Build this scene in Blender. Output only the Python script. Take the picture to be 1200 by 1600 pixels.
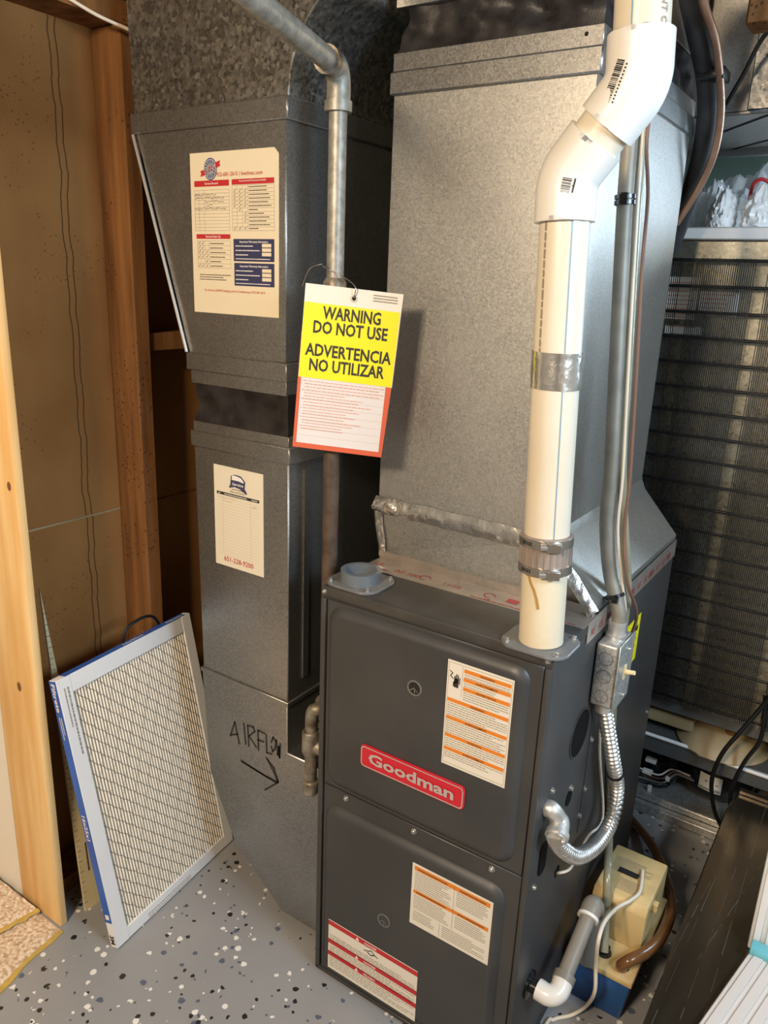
import bpy, bmesh, math, random
from mathutils import Vector, Matrix, Euler, noise as mnoise

random.seed(7)
for o in list(bpy.data.objects):
    bpy.data.objects.remove(o, do_unlink=True)
SC = bpy.context.scene
COL = SC.collection

# ------------------------------------------------------------------ camera
CAM_LOC = Vector((0.8035882, -1.0220631, 1.4062965))
CAM_ROT = Euler((1.2790587, -0.0382572, 0.5955573), 'XYZ')
FPX = 1202.645                        # focal length in pixels of the 1200 x 1600 frame
cd = bpy.data.cameras.new('camera')
cam = bpy.data.objects.new('camera', cd)
COL.objects.link(cam)
cam.location = CAM_LOC
cam.rotation_euler = CAM_ROT
cd.sensor_fit = 'VERTICAL'
cd.sensor_height = 24.0
cd.lens = 24.0 * FPX / 1600.0
cd.clip_start = 0.02
SC.camera = cam
CM = CAM_ROT.to_matrix()

# ------------------------------------------------------------------ world, lamps, exposure
w = bpy.data.worlds.new('world')
SC.world = w
w.use_nodes = True
w.node_tree.nodes['Background'].inputs[0].default_value = (0.80, 0.84, 0.90, 1)
w.node_tree.nodes['Background'].inputs[1].default_value = 0.0
SC.view_settings.view_transform = 'Standard'
SC.view_settings.look = 'None'
SC.view_settings.exposure = 0.20
SC.view_settings.gamma = 1.0
SC.view_settings.use_curve_mapping = False


def area_lamp(name, loc, aim, size, size_y, power, col):
    d = bpy.data.lights.new(name, 'AREA')
    d.shape = 'RECTANGLE'
    d.size, d.size_y = size, size_y
    d.energy, d.color = power, col
    o = bpy.data.objects.new(name, d)
    COL.objects.link(o)
    o.location = loc
    o.rotation_euler = (Vector(aim) - Vector(loc)).to_track_quat('-Z', 'Y').to_euler()
    return o


WARM_LAMP = (0.32, -1.95, 2.06)
ROOM_LAMP_HOLDER = (-1.25, -1.75, 2.06)        # added holder in the carpeted room on the left, unseen and unlit
ADDED_WINDOW = (1.84, -0.25, 1.72)           # added, unseen windows for the cool light: right wall and back wall
ADDED_WINDOW_B = (1.38, 1.79, 1.58)
area_lamp('ceiling_lamp_offscreen', WARM_LAMP, (0.0, 0.1, 0.9), 0.34, 0.34, 62, (1.0, 0.79, 0.55))
area_lamp('cool_light_right_offscreen', ADDED_WINDOW, (0.0, 0.1, 1.2), 0.80, 0.42, 38, (0.62, 0.81, 1.0))
area_lamp('cool_light_back_offscreen', ADDED_WINDOW_B, (0.7, 0.6, 1.45), 0.70, 0.50, 28, (0.62, 0.81, 1.0))


# ------------------------------------------------------------------ pixel helpers
def ray(u, v):
    return CM @ Vector(((u - 600) / FPX, -(v - 800) / FPX, -1.0))


def on(u, v, ax, val):
    d = ray(u, v)
    i = 'xyz'.index(ax)
    return CAM_LOC + d * ((val - CAM_LOC[i]) / d[i])


def onp(u, v, p, n):
    d = ray(u, v)
    return CAM_LOC + d * ((Vector(p) - CAM_LOC).dot(n) / d.dot(n))


# ------------------------------------------------------------------ materials
MATS = {}


def mat(name, col, rough=0.5, metal=0.0, col2=None, nscale=8.0, stretch=(1, 1, 1), contrast=(0.35, 0.65),
        bump=0.0, bscale=40.0, rough2=None, trans=0.0, alpha=1.0, emit=None, spec=None, coat=0.0, detail=4.0, ior=None):
    m = bpy.data.materials.new(name)
    m.use_nodes = True
    nt = m.node_tree
    b = nt.nodes['Principled BSDF']
    b.inputs['Base Color'].default_value = (*col, 1)
    b.inputs['Roughness'].default_value = rough
    b.inputs['Metallic'].default_value = metal
    if spec is not None:
        b.inputs['Specular IOR Level'].default_value = spec
    if trans:
        b.inputs['Transmission Weight'].default_value = trans
    if ior:
        b.inputs['IOR'].default_value = ior
    if alpha < 1:
        b.inputs['Alpha'].default_value = alpha
    if coat:
        b.inputs['Coat Weight'].default_value = coat
        b.inputs['Coat Roughness'].default_value = 0.15
    if emit:
        b.inputs['Emission Color'].default_value = (*emit[0], 1)
        b.inputs['Emission Strength'].default_value = emit[1]
    tc = nt.nodes.new('ShaderNodeTexCoord')
    mp = nt.nodes.new('ShaderNodeMapping')
    mp.inputs['Scale'].default_value = stretch
    nt.links.new(tc.outputs['Object'], mp.inputs[0])
    if col2 is not None:
        n = nt.nodes.new('ShaderNodeTexNoise')
        n.inputs['Scale'].default_value = nscale
        n.inputs['Detail'].default_value = detail
        nt.links.new(mp.outputs[0], n.inputs['Vector'])
        r = nt.nodes.new('ShaderNodeValToRGB')
        r.color_ramp.elements[0].position, r.color_ramp.elements[1].position = contrast
        r.color_ramp.elements[0].color = (*col, 1)
        r.color_ramp.elements[1].color = (*col2, 1)
        nt.links.new(n.outputs['Fac'], r.inputs[0])
        nt.links.new(r.outputs[0], b.inputs['Base Color'])
        if rough2 is not None:
            q = nt.nodes.new('ShaderNodeMapRange')
            q.inputs[1].default_value, q.inputs[2].default_value = contrast
            q.inputs[3].default_value, q.inputs[4].default_value = rough, rough2
            nt.links.new(n.outputs['Fac'], q.inputs[0])
            nt.links.new(q.outputs[0], b.inputs['Roughness'])
    if bump:
        n2 = nt.nodes.new('ShaderNodeTexNoise')
        n2.inputs['Scale'].default_value = bscale
        n2.inputs['Detail'].default_value = 3
        nt.links.new(mp.outputs[0], n2.inputs['Vector'])
        bp = nt.nodes.new('ShaderNodeBump')
        bp.inputs['Strength'].default_value = bump
        bp.inputs['Distance'].default_value = 0.003
        nt.links.new(n2.outputs['Fac'], bp.inputs['Height'])
        nt.links.new(bp.outputs[0], b.inputs['Normal'])
    MATS[name] = m
    return m


def galv(name, dark, light, scale, r0, r1, metal=0.85, stretch=(1, 1, 1), stain=None, bump=0.05):
    """zinc coated sheet: crystal spangle as cells of differing grey and gloss"""
    m = bpy.data.materials.new(name)
    m.use_nodes = True
    nt = m.node_tree
    b = nt.nodes['Principled BSDF']
    b.inputs['Metallic'].default_value = metal
    tc = nt.nodes.new('ShaderNodeTexCoord')
    mp = nt.nodes.new('ShaderNodeMapping')
    mp.inputs['Scale'].default_value = stretch
    nt.links.new(tc.outputs['Object'], mp.inputs[0])
    # warp the cells a little so that they look like crystals
    nz = nt.nodes.new('ShaderNodeTexNoise')
    nz.inputs['Scale'].default_value = scale * 1.3
    nt.links.new(mp.outputs[0], nz.inputs['Vector'])
    va = nt.nodes.new('ShaderNodeVectorMath')
    va.operation = 'MULTIPLY_ADD'
    va.inputs[1].default_value = (0.9 / scale,) * 3
    nt.links.new(nz.outputs['Color'], va.inputs[0])
    nt.links.new(mp.outputs[0], va.inputs[2])
    vo = nt.nodes.new('ShaderNodeTexVoronoi')
    vo.inputs['Scale'].default_value = scale
    nt.links.new(va.outputs[0], vo.inputs['Vector'])
    n2 = nt.nodes.new('ShaderNodeTexNoise')
    n2.inputs['Scale'].default_value = scale * 2.6
    n2.inputs['Detail'].default_value = 5
    nt.links.new(mp.outputs[0], n2.inputs['Vector'])
    sp = nt.nodes.new('ShaderNodeSeparateColor')
    nt.links.new(vo.outputs['Color'], sp.inputs[0])
    mx = nt.nodes.new('ShaderNodeMath')
    mx.operation = 'MULTIPLY_ADD'
    mx.inputs[1].default_value = 0.55
    mh = nt.nodes.new('ShaderNodeMath')
    mh.operation = 'MULTIPLY'
    mh.inputs[1].default_value = 0.45
    nt.links.new(n2.outputs['Fac'], mh.inputs[0])
    nt.links.new(sp.outputs[0], mx.inputs[0])
    nt.links.new(mh.outputs[0], mx.inputs[2])
    ra = nt.nodes.new('ShaderNodeValToRGB')
    ra.color_ramp.elements[0].position = 0.15
    ra.color_ramp.elements[1].position = 0.78
    ra.color_ramp.elements[0].color = (*dark, 1)
    ra.color_ramp.elements[1].color = (*light, 1)
    nt.links.new(mx.outputs[0], ra.inputs[0])
    last = ra.outputs[0]
    if stain:
        n3 = nt.nodes.new('ShaderNodeTexNoise')
        n3.inputs['Scale'].default_value = 5
        n3.inputs['Detail'].default_value = 6
        nt.links.new(tc.outputs['Object'], n3.inputs['Vector'])
        r3 = nt.nodes.new('ShaderNodeValToRGB')
        r3.color_ramp.elements[0].position = 0.5
        r3.color_ramp.elements[1].position = 0.72
        r3.color_ramp.elements[0].color = (0, 0, 0, 1)
        r3.color_ramp.elements[1].color = (0.55, 0.55, 0.55, 1)
        nt.links.new(n3.outputs['Fac'], r3.inputs[0])
        mm = nt.nodes.new('ShaderNodeMix')
        mm.data_type = 'RGBA'
        nt.links.new(r3.outputs[0], mm.inputs[0])
        nt.links.new(last, mm.inputs[6])
        mm.inputs[7].default_value = (*stain, 1)
        last = mm.outputs[2]
    nt.links.new(last, b.inputs['Base Color'])
    mr = nt.nodes.new('ShaderNodeMapRange')
    mr.inputs[3].default_value, mr.inputs[4].default_value = r0, r1
    nt.links.new(sp.outputs[1], mr.inputs[0])
    nt.links.new(mr.outputs[0], b.inputs['Roughness'])
    if bump:
        bp = nt.nodes.new('ShaderNodeBump')
        bp.inputs['Strength'].default_value = bump
        bp.inputs['Distance'].default_value = 0.002
        nt.links.new(mx.outputs[0], bp.inputs['Height'])
        nt.links.new(bp.outputs[0], b.inputs['Normal'])
    MATS[name] = m
    return m


galv('galv', (0.25, 0.25, 0.245), (0.41, 0.405, 0.39), 420, 0.32, 0.42, metal=0.9, stain=(0.44, 0.435, 0.415))
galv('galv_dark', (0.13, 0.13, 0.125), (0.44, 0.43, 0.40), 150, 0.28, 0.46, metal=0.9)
galv('galv_plenum', (0.37, 0.36, 0.335), (0.55, 0.535, 0.50), 420, 0.36, 0.48, metal=0.85, stain=(0.58, 0.56, 0.52))
galv('galv_fridge', (0.36, 0.335, 0.265), (0.52, 0.485, 0.39), 170, 0.26, 0.38, metal=0.9)
galv('steel_box', (0.36, 0.36, 0.34), (0.62, 0.61, 0.58), 220, 0.38, 0.5, metal=0.7)
mat('foil', (0.62, 0.60, 0.56), 0.22, 0.9, col2=(0.80, 0.77, 0.71), nscale=30, bump=0.5, bscale=60)
mat('tape_red', (0.36, 0.055, 0.055), 0.5)
mat('foil_tape_dull', (0.46, 0.42, 0.37), 0.38, 0.75, col2=(0.56, 0.49, 0.43), nscale=22, bump=0.25, bscale=90)
mat('pipe_zinc', (0.24, 0.23, 0.20), 0.48, 0.5, col2=(0.44, 0.42, 0.37), nscale=60, contrast=(0.3, 0.7), bump=0.15, bscale=150)
mat('pipe_rust', (0.16, 0.12, 0.08), 0.5, 0.6, col2=(0.36, 0.33, 0.28), nscale=50, contrast=(0.35, 0.65), bump=0.2, bscale=120)
mat('brown_pipe', (0.075, 0.050, 0.036), 0.45, 0.3, col2=(0.14, 0.10, 0.075), nscale=30)
mat('canvas_black', (0.014, 0.012, 0.012), 0.42, 0.0, spec=0.35, col2=(0.032, 0.029, 0.030), nscale=30, bump=0.15, bscale=400)
mat('canvas_grey', (0.06, 0.06, 0.062), 0.5, 0.0, col2=(0.09, 0.09, 0.09), nscale=30, bump=0.2, bscale=300)
mat('furnace', (0.052, 0.052, 0.053), 0.42, 0.25, col2=(0.066, 0.065, 0.064), nscale=6, bump=0.02, bscale=600, rough2=0.5)
mat('furnace_top', (0.060, 0.058, 0.055), 0.42, 0.3, col2=(0.12, 0.11, 0.10), nscale=9, contrast=(0.45, 0.8))
mat('black', (0.006, 0.006, 0.007), 0.7, spec=0.1)
mat('black_gloss', (0.010, 0.010, 0.011), 0.22)
mat('wire_black', (0.006, 0.006, 0.006), 0.45)
mat('pvc', (0.66, 0.585, 0.46), 0.30, col2=(0.70, 0.63, 0.51), nscale=5)
mat('pvc_old', (0.69, 0.60, 0.44), 0.34, col2=(0.62, 0.48, 0.29), nscale=14, contrast=(0.55, 0.85))
mat('pvc_white', (0.72, 0.69, 0.64), 0.26, col2=(0.76, 0.74, 0.70), nscale=6)
mat('pvc_grey', (0.20, 0.18, 0.15), 0.42, col2=(0.25, 0.225, 0.19), nscale=12)
mat('grey_plastic', (0.13, 0.135, 0.14), 0.38, col2=(0.17, 0.172, 0.175), nscale=20)
mat('collar', (0.14, 0.165, 0.19), 0.28)
mat('clear_rubber', (0.26, 0.21, 0.18), 0.2, 0.2, col2=(0.36, 0.30, 0.26), nscale=40, stretch=(1, 1, 0.1))
mat('clamp', (0.45, 0.42, 0.38), 0.3, 0.9)
mat('screw', (0.55, 0.54, 0.52), 0.35, 0.9)
mat('card_cream', (0.75, 0.65, 0.47), 0.6, col2=(0.77, 0.68, 0.50), nscale=4)
mat('card_cream2', (0.77, 0.70, 0.56), 0.6)
mat('label_white', (0.75, 0.71, 0.63), 0.5)
mat('label_bright', (0.70, 0.66, 0.66), 0.5)
mat('ink', (0.025, 0.023, 0.022), 0.6)
mat('ink_grey', (0.30, 0.26, 0.21), 0.6)
mat('ink_light', (0.48, 0.41, 0.32), 0.6)
mat('ink_pink', (0.62, 0.30, 0.25), 0.6)
mat('ink_blue', (0.055, 0.055, 0.13), 0.55)
mat('ink_navy', (0.035, 0.037, 0.10), 0.55)
mat('ink_red', (0.50, 0.025, 0.03), 0.5)
mat('ink_orange', (0.72, 0.22, 0.02), 0.5)
mat('ink_redorange', (0.62, 0.11, 0.05), 0.5)
mat('ink_silver', (0.45, 0.50, 0.58), 0.5)
mat('ink_white', (0.85, 0.82, 0.78), 0.5)
mat('sign_yellow', (0.80, 0.73, 0.012), 0.45)
mat('badge_red', (0.56, 0.010, 0.025), 0.25, coat=0.4)
mat('badge_silver', (0.66, 0.58, 0.56), 0.35, 0.5)
mat('card_white', (0.78, 0.78, 0.80), 0.55, col2=(0.82, 0.82, 0.82), nscale=6)
mat('filter_media', (0.88, 0.82, 0.72), 0.9, bump=0.2, bscale=500)
mat('mesh_grey', (0.16, 0.15, 0.14), 0.5, 0.4)
mat('filter_blue', (0.015, 0.085, 0.42), 0.4, col2=(0.025, 0.13, 0.52), nscale=5)
mat('ruler', (0.62, 0.52, 0.30), 0.5, col2=(0.70, 0.61, 0.40), nscale=7)
mat('paper_white', (0.80, 0.77, 0.68), 0.6)
mat('wire_steel', (0.5, 0.5, 0.5), 0.3, 0.9)
mat('conduit', (0.22, 0.20, 0.165), 0.55, 0.35, col2=(0.30, 0.275, 0.225), nscale=25)
mat('flex', (0.48, 0.47, 0.45), 0.30, 0.9, col2=(0.66, 0.65, 0.62), nscale=40)
mat('cast', (0.55, 0.54, 0.52), 0.42, 0.75, col2=(0.70, 0.69, 0.66), nscale=60, bump=0.2, bscale=250)
mat('toggle', (0.82, 0.66, 0.36), 0.35)
mat('cable_white', (0.74, 0.66, 0.54), 0.45)
mat('cable_brown', (0.16, 0.085, 0.058), 0.45)
mat('clear_tube', (0.36, 0.33, 0.22), 0.18, trans=0.35, col2=(0.44, 0.40, 0.28), nscale=14)
mat('dirty_tube', (0.26, 0.20, 0.11), 0.3, trans=0.25, col2=(0.38, 0.31, 0.19), nscale=20)
mat('brown_tube', (0.16, 0.065, 0.022), 0.22, trans=0.2, col2=(0.24, 0.11, 0.04), nscale=15)
mat('copper', (0.30, 0.16, 0.10), 0.35, 0.6, col2=(0.40, 0.24, 0.16), nscale=20)
mat('insulation', (0.016, 0.017, 0.019), 0.62, col2=(0.03, 0.031, 0.034), nscale=20)
mat('pump_blue', (0.006, 0.060, 0.22), 0.4, col2=(0.01, 0.085, 0.28), nscale=8)
mat('pump_cream', (0.66, 0.48, 0.22), 0.45, col2=(0.42, 0.28, 0.11), nscale=11, contrast=(0.48, 0.82))
mat('pan_cream', (0.30, 0.215, 0.105), 0.5, col2=(0.42, 0.32, 0.19), nscale=7)
mat('fridge_white', (0.72, 0.70, 0.68), 0.3, bump=0.15, bscale=300)
mat('fridge_grey', (0.20, 0.20, 0.19), 0.35, 0.6)
mat('bag', (0.86, 0.86, 0.85), 0.3, bump=0.3, bscale=40)
mat('bag_clear', (0.84, 0.85, 0.85), 0.16, trans=0.25, alpha=0.72, bump=0.4, bscale=50)
mat('green_wall', (0.19, 0.30, 0.26), 0.7, col2=(0.22, 0.34, 0.29), nscale=3)
mat('dark_panel', (0.070, 0.058, 0.044), 0.20, 0.75, col2=(0.095, 0.080, 0.060), nscale=5, stretch=(6, 0.6, 6))
mat('scratch', (0.20, 0.175, 0.14), 0.4, 0.6)
mat('white_plastic', (0.84, 0.84, 0.85), 0.45)
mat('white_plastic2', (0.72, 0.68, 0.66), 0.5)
mat('teal', (0.16, 0.55, 0.66), 0.4)
mat('pine', (0.76, 0.45, 0.165), 0.55, col2=(0.88, 0.61, 0.29), nscale=16, stretch=(1.6, 3.0, 0.16), contrast=(0.38, 0.62), detail=6)
mat('pine_edge', (0.74, 0.50, 0.20), 0.55, col2=(0.82, 0.60, 0.30), nscale=16, stretch=(3, 3, 0.16))
mat('knot', (0.22, 0.085, 0.03), 0.6)
mat('old_stud', (0.13, 0.056, 0.020), 0.75, spec=0.15, col2=(0.27, 0.125, 0.045), nscale=14, stretch=(2.4, 2.4, 0.22), contrast=(0.32, 0.68), bump=0.2, bscale=60, detail=6)
mat('drywall', (0.82, 0.78, 0.70), 0.8, bump=0.05, bscale=200)
mat('concrete_wall', (0.50, 0.47, 0.43), 0.85, col2=(0.58, 0.55, 0.50), nscale=4)
mat('ceiling_wood', (0.20, 0.12, 0.065), 0.8, col2=(0.28, 0.18, 0.10), nscale=6, stretch=(0.3, 2, 2))
mat('carpet', (0.50, 0.31, 0.17), 0.95, col2=(0.86, 0.72, 0.55), nscale=130, contrast=(0.35, 0.62), bump=0.6, bscale=220)
mat('carpet_back', (0.62, 0.42, 0.09), 0.8, col2=(0.50, 0.33, 0.08), nscale=60)


def sheathing_mat():
    m = mat('sheathing', (0.235, 0.096, 0.026), 0.8, spec=0.12, col2=(0.40, 0.20, 0.068), nscale=3.2, stretch=(1, 1, 0.6), contrast=(0.3, 0.7), bump=0.05, bscale=300)
    nt = m.node_tree
    b = nt.nodes['Principled BSDF']
    base = b.inputs['Base Color'].links[0].from_socket
    tc = nt.nodes.new('ShaderNodeTexCoord')
    sep = nt.nodes.new('ShaderNodeSeparateXYZ')
    geo = nt.nodes.new('ShaderNodeNewGeometry')
    nt.links.new(geo.outputs['Position'], sep.inputs[0])
    cb = nt.nodes.new('ShaderNodeCombineXYZ')
    nt.links.new(sep.outputs['Z'], cb.inputs['Z'])
    n = nt.nodes.new('ShaderNodeTexNoise')
    n.inputs['Scale'].default_value = 9
    n.inputs['Detail'].default_value = 6
    nt.links.new(cb.outputs[0], n.inputs['Vector'])

    def M(op, a, c=None, v=None):
        k = nt.nodes.new('ShaderNodeMath')
        k.operation = op
        nt.links.new(a, k.inputs[0])
        if c is not None:
            nt.links.new(c, k.inputs[1])
        elif v is not None:
            k.inputs[1].default_value = v
        return k.outputs[0]
    wig = M('MULTIPLY', n.outputs['Fac'], v=0.035)
    y = M('ADD', sep.outputs['Y'], wig)
    tot = None
    for y0 in STAIN_Y:
        dd = M('ABSOLUTE', M('SUBTRACT', y, v=y0 + 0.0175))
        k = M('LESS_THAN', dd, v=0.0014)
        tot = k if tot is None else M('MAXIMUM', tot, k)
    tot = M('MULTIPLY', tot, v=0.75)
    mm = nt.nodes.new('ShaderNodeMix')
    mm.data_type = 'RGBA'
    nt.links.new(tot, mm.inputs[0])
    nt.links.new(base, mm.inputs[6])
    mm.inputs[7].default_value = (0.03, 0.017, 0.008, 1)
    nt.links.new(mm.outputs[2], b.inputs['Base Color'])


def specks(name, scale, thr, mask, strength, col):
    """mould specks in patches, added to a finished material"""
    nt = MATS[name].node_tree
    b = nt.nodes['Principled BSDF']
    base = b.inputs['Base Color'].links[0].from_socket
    geo = nt.nodes.new('ShaderNodeNewGeometry')
    tot = None

    def M(op, a, c):
        k = nt.nodes.new('ShaderNodeMath')
        k.operation = op
        for i, q in enumerate((a, c)):
            if isinstance(q, (int, float)):
                k.inputs[i].default_value = q
            else:
                nt.links.new(q, k.inputs[i])
        return k.outputs[0]
    for sc, th in ((scale, thr), (scale * 2.3, thr * .9)):
        vo = nt.nodes.new('ShaderNodeTexVoronoi')
        vo.inputs['Scale'].default_value = sc
        nt.links.new(geo.outputs['Position'], vo.inputs['Vector'])
        k = M('LESS_THAN', vo.outputs['Distance'], th)
        tot = k if tot is None else M('MAXIMUM', tot, k)
    n5 = nt.nodes.new('ShaderNodeTexNoise')
    n5.inputs['Scale'].default_value = 6
    n5.inputs['Detail'].default_value = 5
    nt.links.new(geo.outputs['Position'], n5.inputs['Vector'])
    tot = M('MULTIPLY', M('MULTIPLY', tot, M('GREATER_THAN', n5.outputs['Fac'], mask)), strength)
    mm = nt.nodes.new('ShaderNodeMix')
    mm.data_type = 'RGBA'
    nt.links.new(tot, mm.inputs[0])
    nt.links.new(base, mm.inputs[6])
    mm.inputs[7].default_value = (*col, 1)
    nt.links.new(mm.outputs[2], b.inputs['Base Color'])


def floor_mat():
    m = mat('floor_epoxy', (0.27, 0.272, 0.282), 0.34, col2=(0.315, 0.317, 0.325), nscale=2.5, bump=0.05, bscale=30)
    nt = m.node_tree
    b = nt.nodes['Principled BSDF']
    last = b.inputs['Base Color'].links[0].from_socket
    tc = nt.nodes.new('ShaderNodeTexCoord')

    def layer(scale, col, off, thr, cover, last):
        mp = nt.nodes.new('ShaderNodeMapping')
        mp.inputs['Location'].default_value = off
        nt.links.new(tc.outputs['Object'], mp.inputs[0])
        nz = nt.nodes.new('ShaderNodeTexNoise')
        nz.inputs['Scale'].default_value = 130
        nt.links.new(mp.outputs[0], nz.inputs['Vector'])
        va = nt.nodes.new('ShaderNodeVectorMath')
        va.operation = 'MULTIPLY_ADD'
        va.inputs[1].default_value = (0.007,) * 3
        nt.links.new(nz.outputs['Color'], va.inputs[0])
        nt.links.new(mp.outputs[0], va.inputs[2])
        vo = nt.nodes.new('ShaderNodeTexVoronoi')
        vo.voronoi_dimensions = '2D'
        vo.inputs['Scale'].default_value = scale
        nt.links.new(va.outputs[0], vo.inputs['Vector'])
        sp = nt.nodes.new('ShaderNodeSeparateColor')
        nt.links.new(vo.outputs['Color'], sp.inputs[0])

        def M(op, a, c):
            k = nt.nodes.new('ShaderNodeMath')
            k.operation = op
            for i, q in enumerate((a, c)):
                if isinstance(q, (int, float)):
                    k.inputs[i].default_value = q
                else:
                    nt.links.new(q, k.inputs[i])
            return k.outputs[0]
        size = M('MULTIPLY_ADD', sp.outputs[0], thr)
        size.node.inputs[2].default_value = thr * 0.35
        inside = M('LESS_THAN', vo.outputs['Distance'], size)
        nb = nt.nodes.new('ShaderNodeTexNoise')
        nb.inputs['Scale'].default_value = 15
        nb.inputs['Detail'].default_value = 3
        nt.links.new(mp.outputs[0], nb.inputs['Vector'])
        ch = M('LESS_THAN', sp.outputs[1], M('MULTIPLY', M('SUBTRACT', nb.outputs['Fac'], 0.42), cover))
        k = M('MULTIPLY', inside, ch)
        mm = nt.nodes.new('ShaderNodeMix')
        mm.data_type = 'RGBA'
        nt.links.new(k, mm.inputs[0])
        nt.links.new(last, mm.inputs[6])
        mm.inputs[7].default_value = (*col, 1)
        return mm.outputs[2]
    last = layer(52, (0.10, 0.12, 0.17), (0.31, 0.77, 0), 0.30, 0.55, last)
    last = layer(50, (0.82, 0.80, 0.76), (0.0, 0.0, 0), 0.25, 1.9, last)
    last = layer(48, (0.02, 0.02, 0.022), (1.37, 2.11, 0), 0.24, 1.6, last)
    nt.links.new(last, b.inputs['Base Color'])


STAIN_Y = (on(103, 400, 'x', -0.69).y, on(113, 400, 'x', -0.69).y)
sheathing_mat()
specks('sheathing', 85, 0.17, 0.565, 0.5, (0.04, 0.02, 0.008))
specks('old_stud', 75, 0.22, 0.50, 0.6, (0.03, 0.014, 0.006))
floor_mat()

# ------------------------------------------------------------------ mesh helpers
ROOT = {}


class Fr:
    """a flat frame: origin, right, up, outward normal"""

    def __init__(s, o, u, v):
        s.o, s.u, s.v = Vector(o), Vector(u).normalized(), Vector(v).normalized()
        s.n = s.u.cross(s.v).normalized()

    def p(s, a, b, h=0.0):
        return s.o + s.u * a + s.v * b + s.n * h


_tc = {}


def text_mesh(body, bold=0.0):
    key = (body, bold)
    if key not in _tc:
        cu = bpy.data.curves.new('t', 'FONT')
        cu.body = body
        cu.size = 1.0
        cu.resolution_u = 2
        cu.offset = bold
        ob = bpy.data.objects.new('t', cu)
        COL.objects.link(ob)
        dg = bpy.context.evaluated_depsgraph_get()
        me = bpy.data.meshes.new_from_object(ob.evaluated_get(dg))
        vs = [(v.co.x, v.co.y) for v in me.vertices]
        fs = [tuple(p.vertices) for p in me.polygons]
        bpy.data.objects.remove(ob)
        bpy.data.curves.remove(cu)
        bpy.data.meshes.remove(me)
        _tc[key] = (vs, fs)
    return _tc[key]


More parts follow.
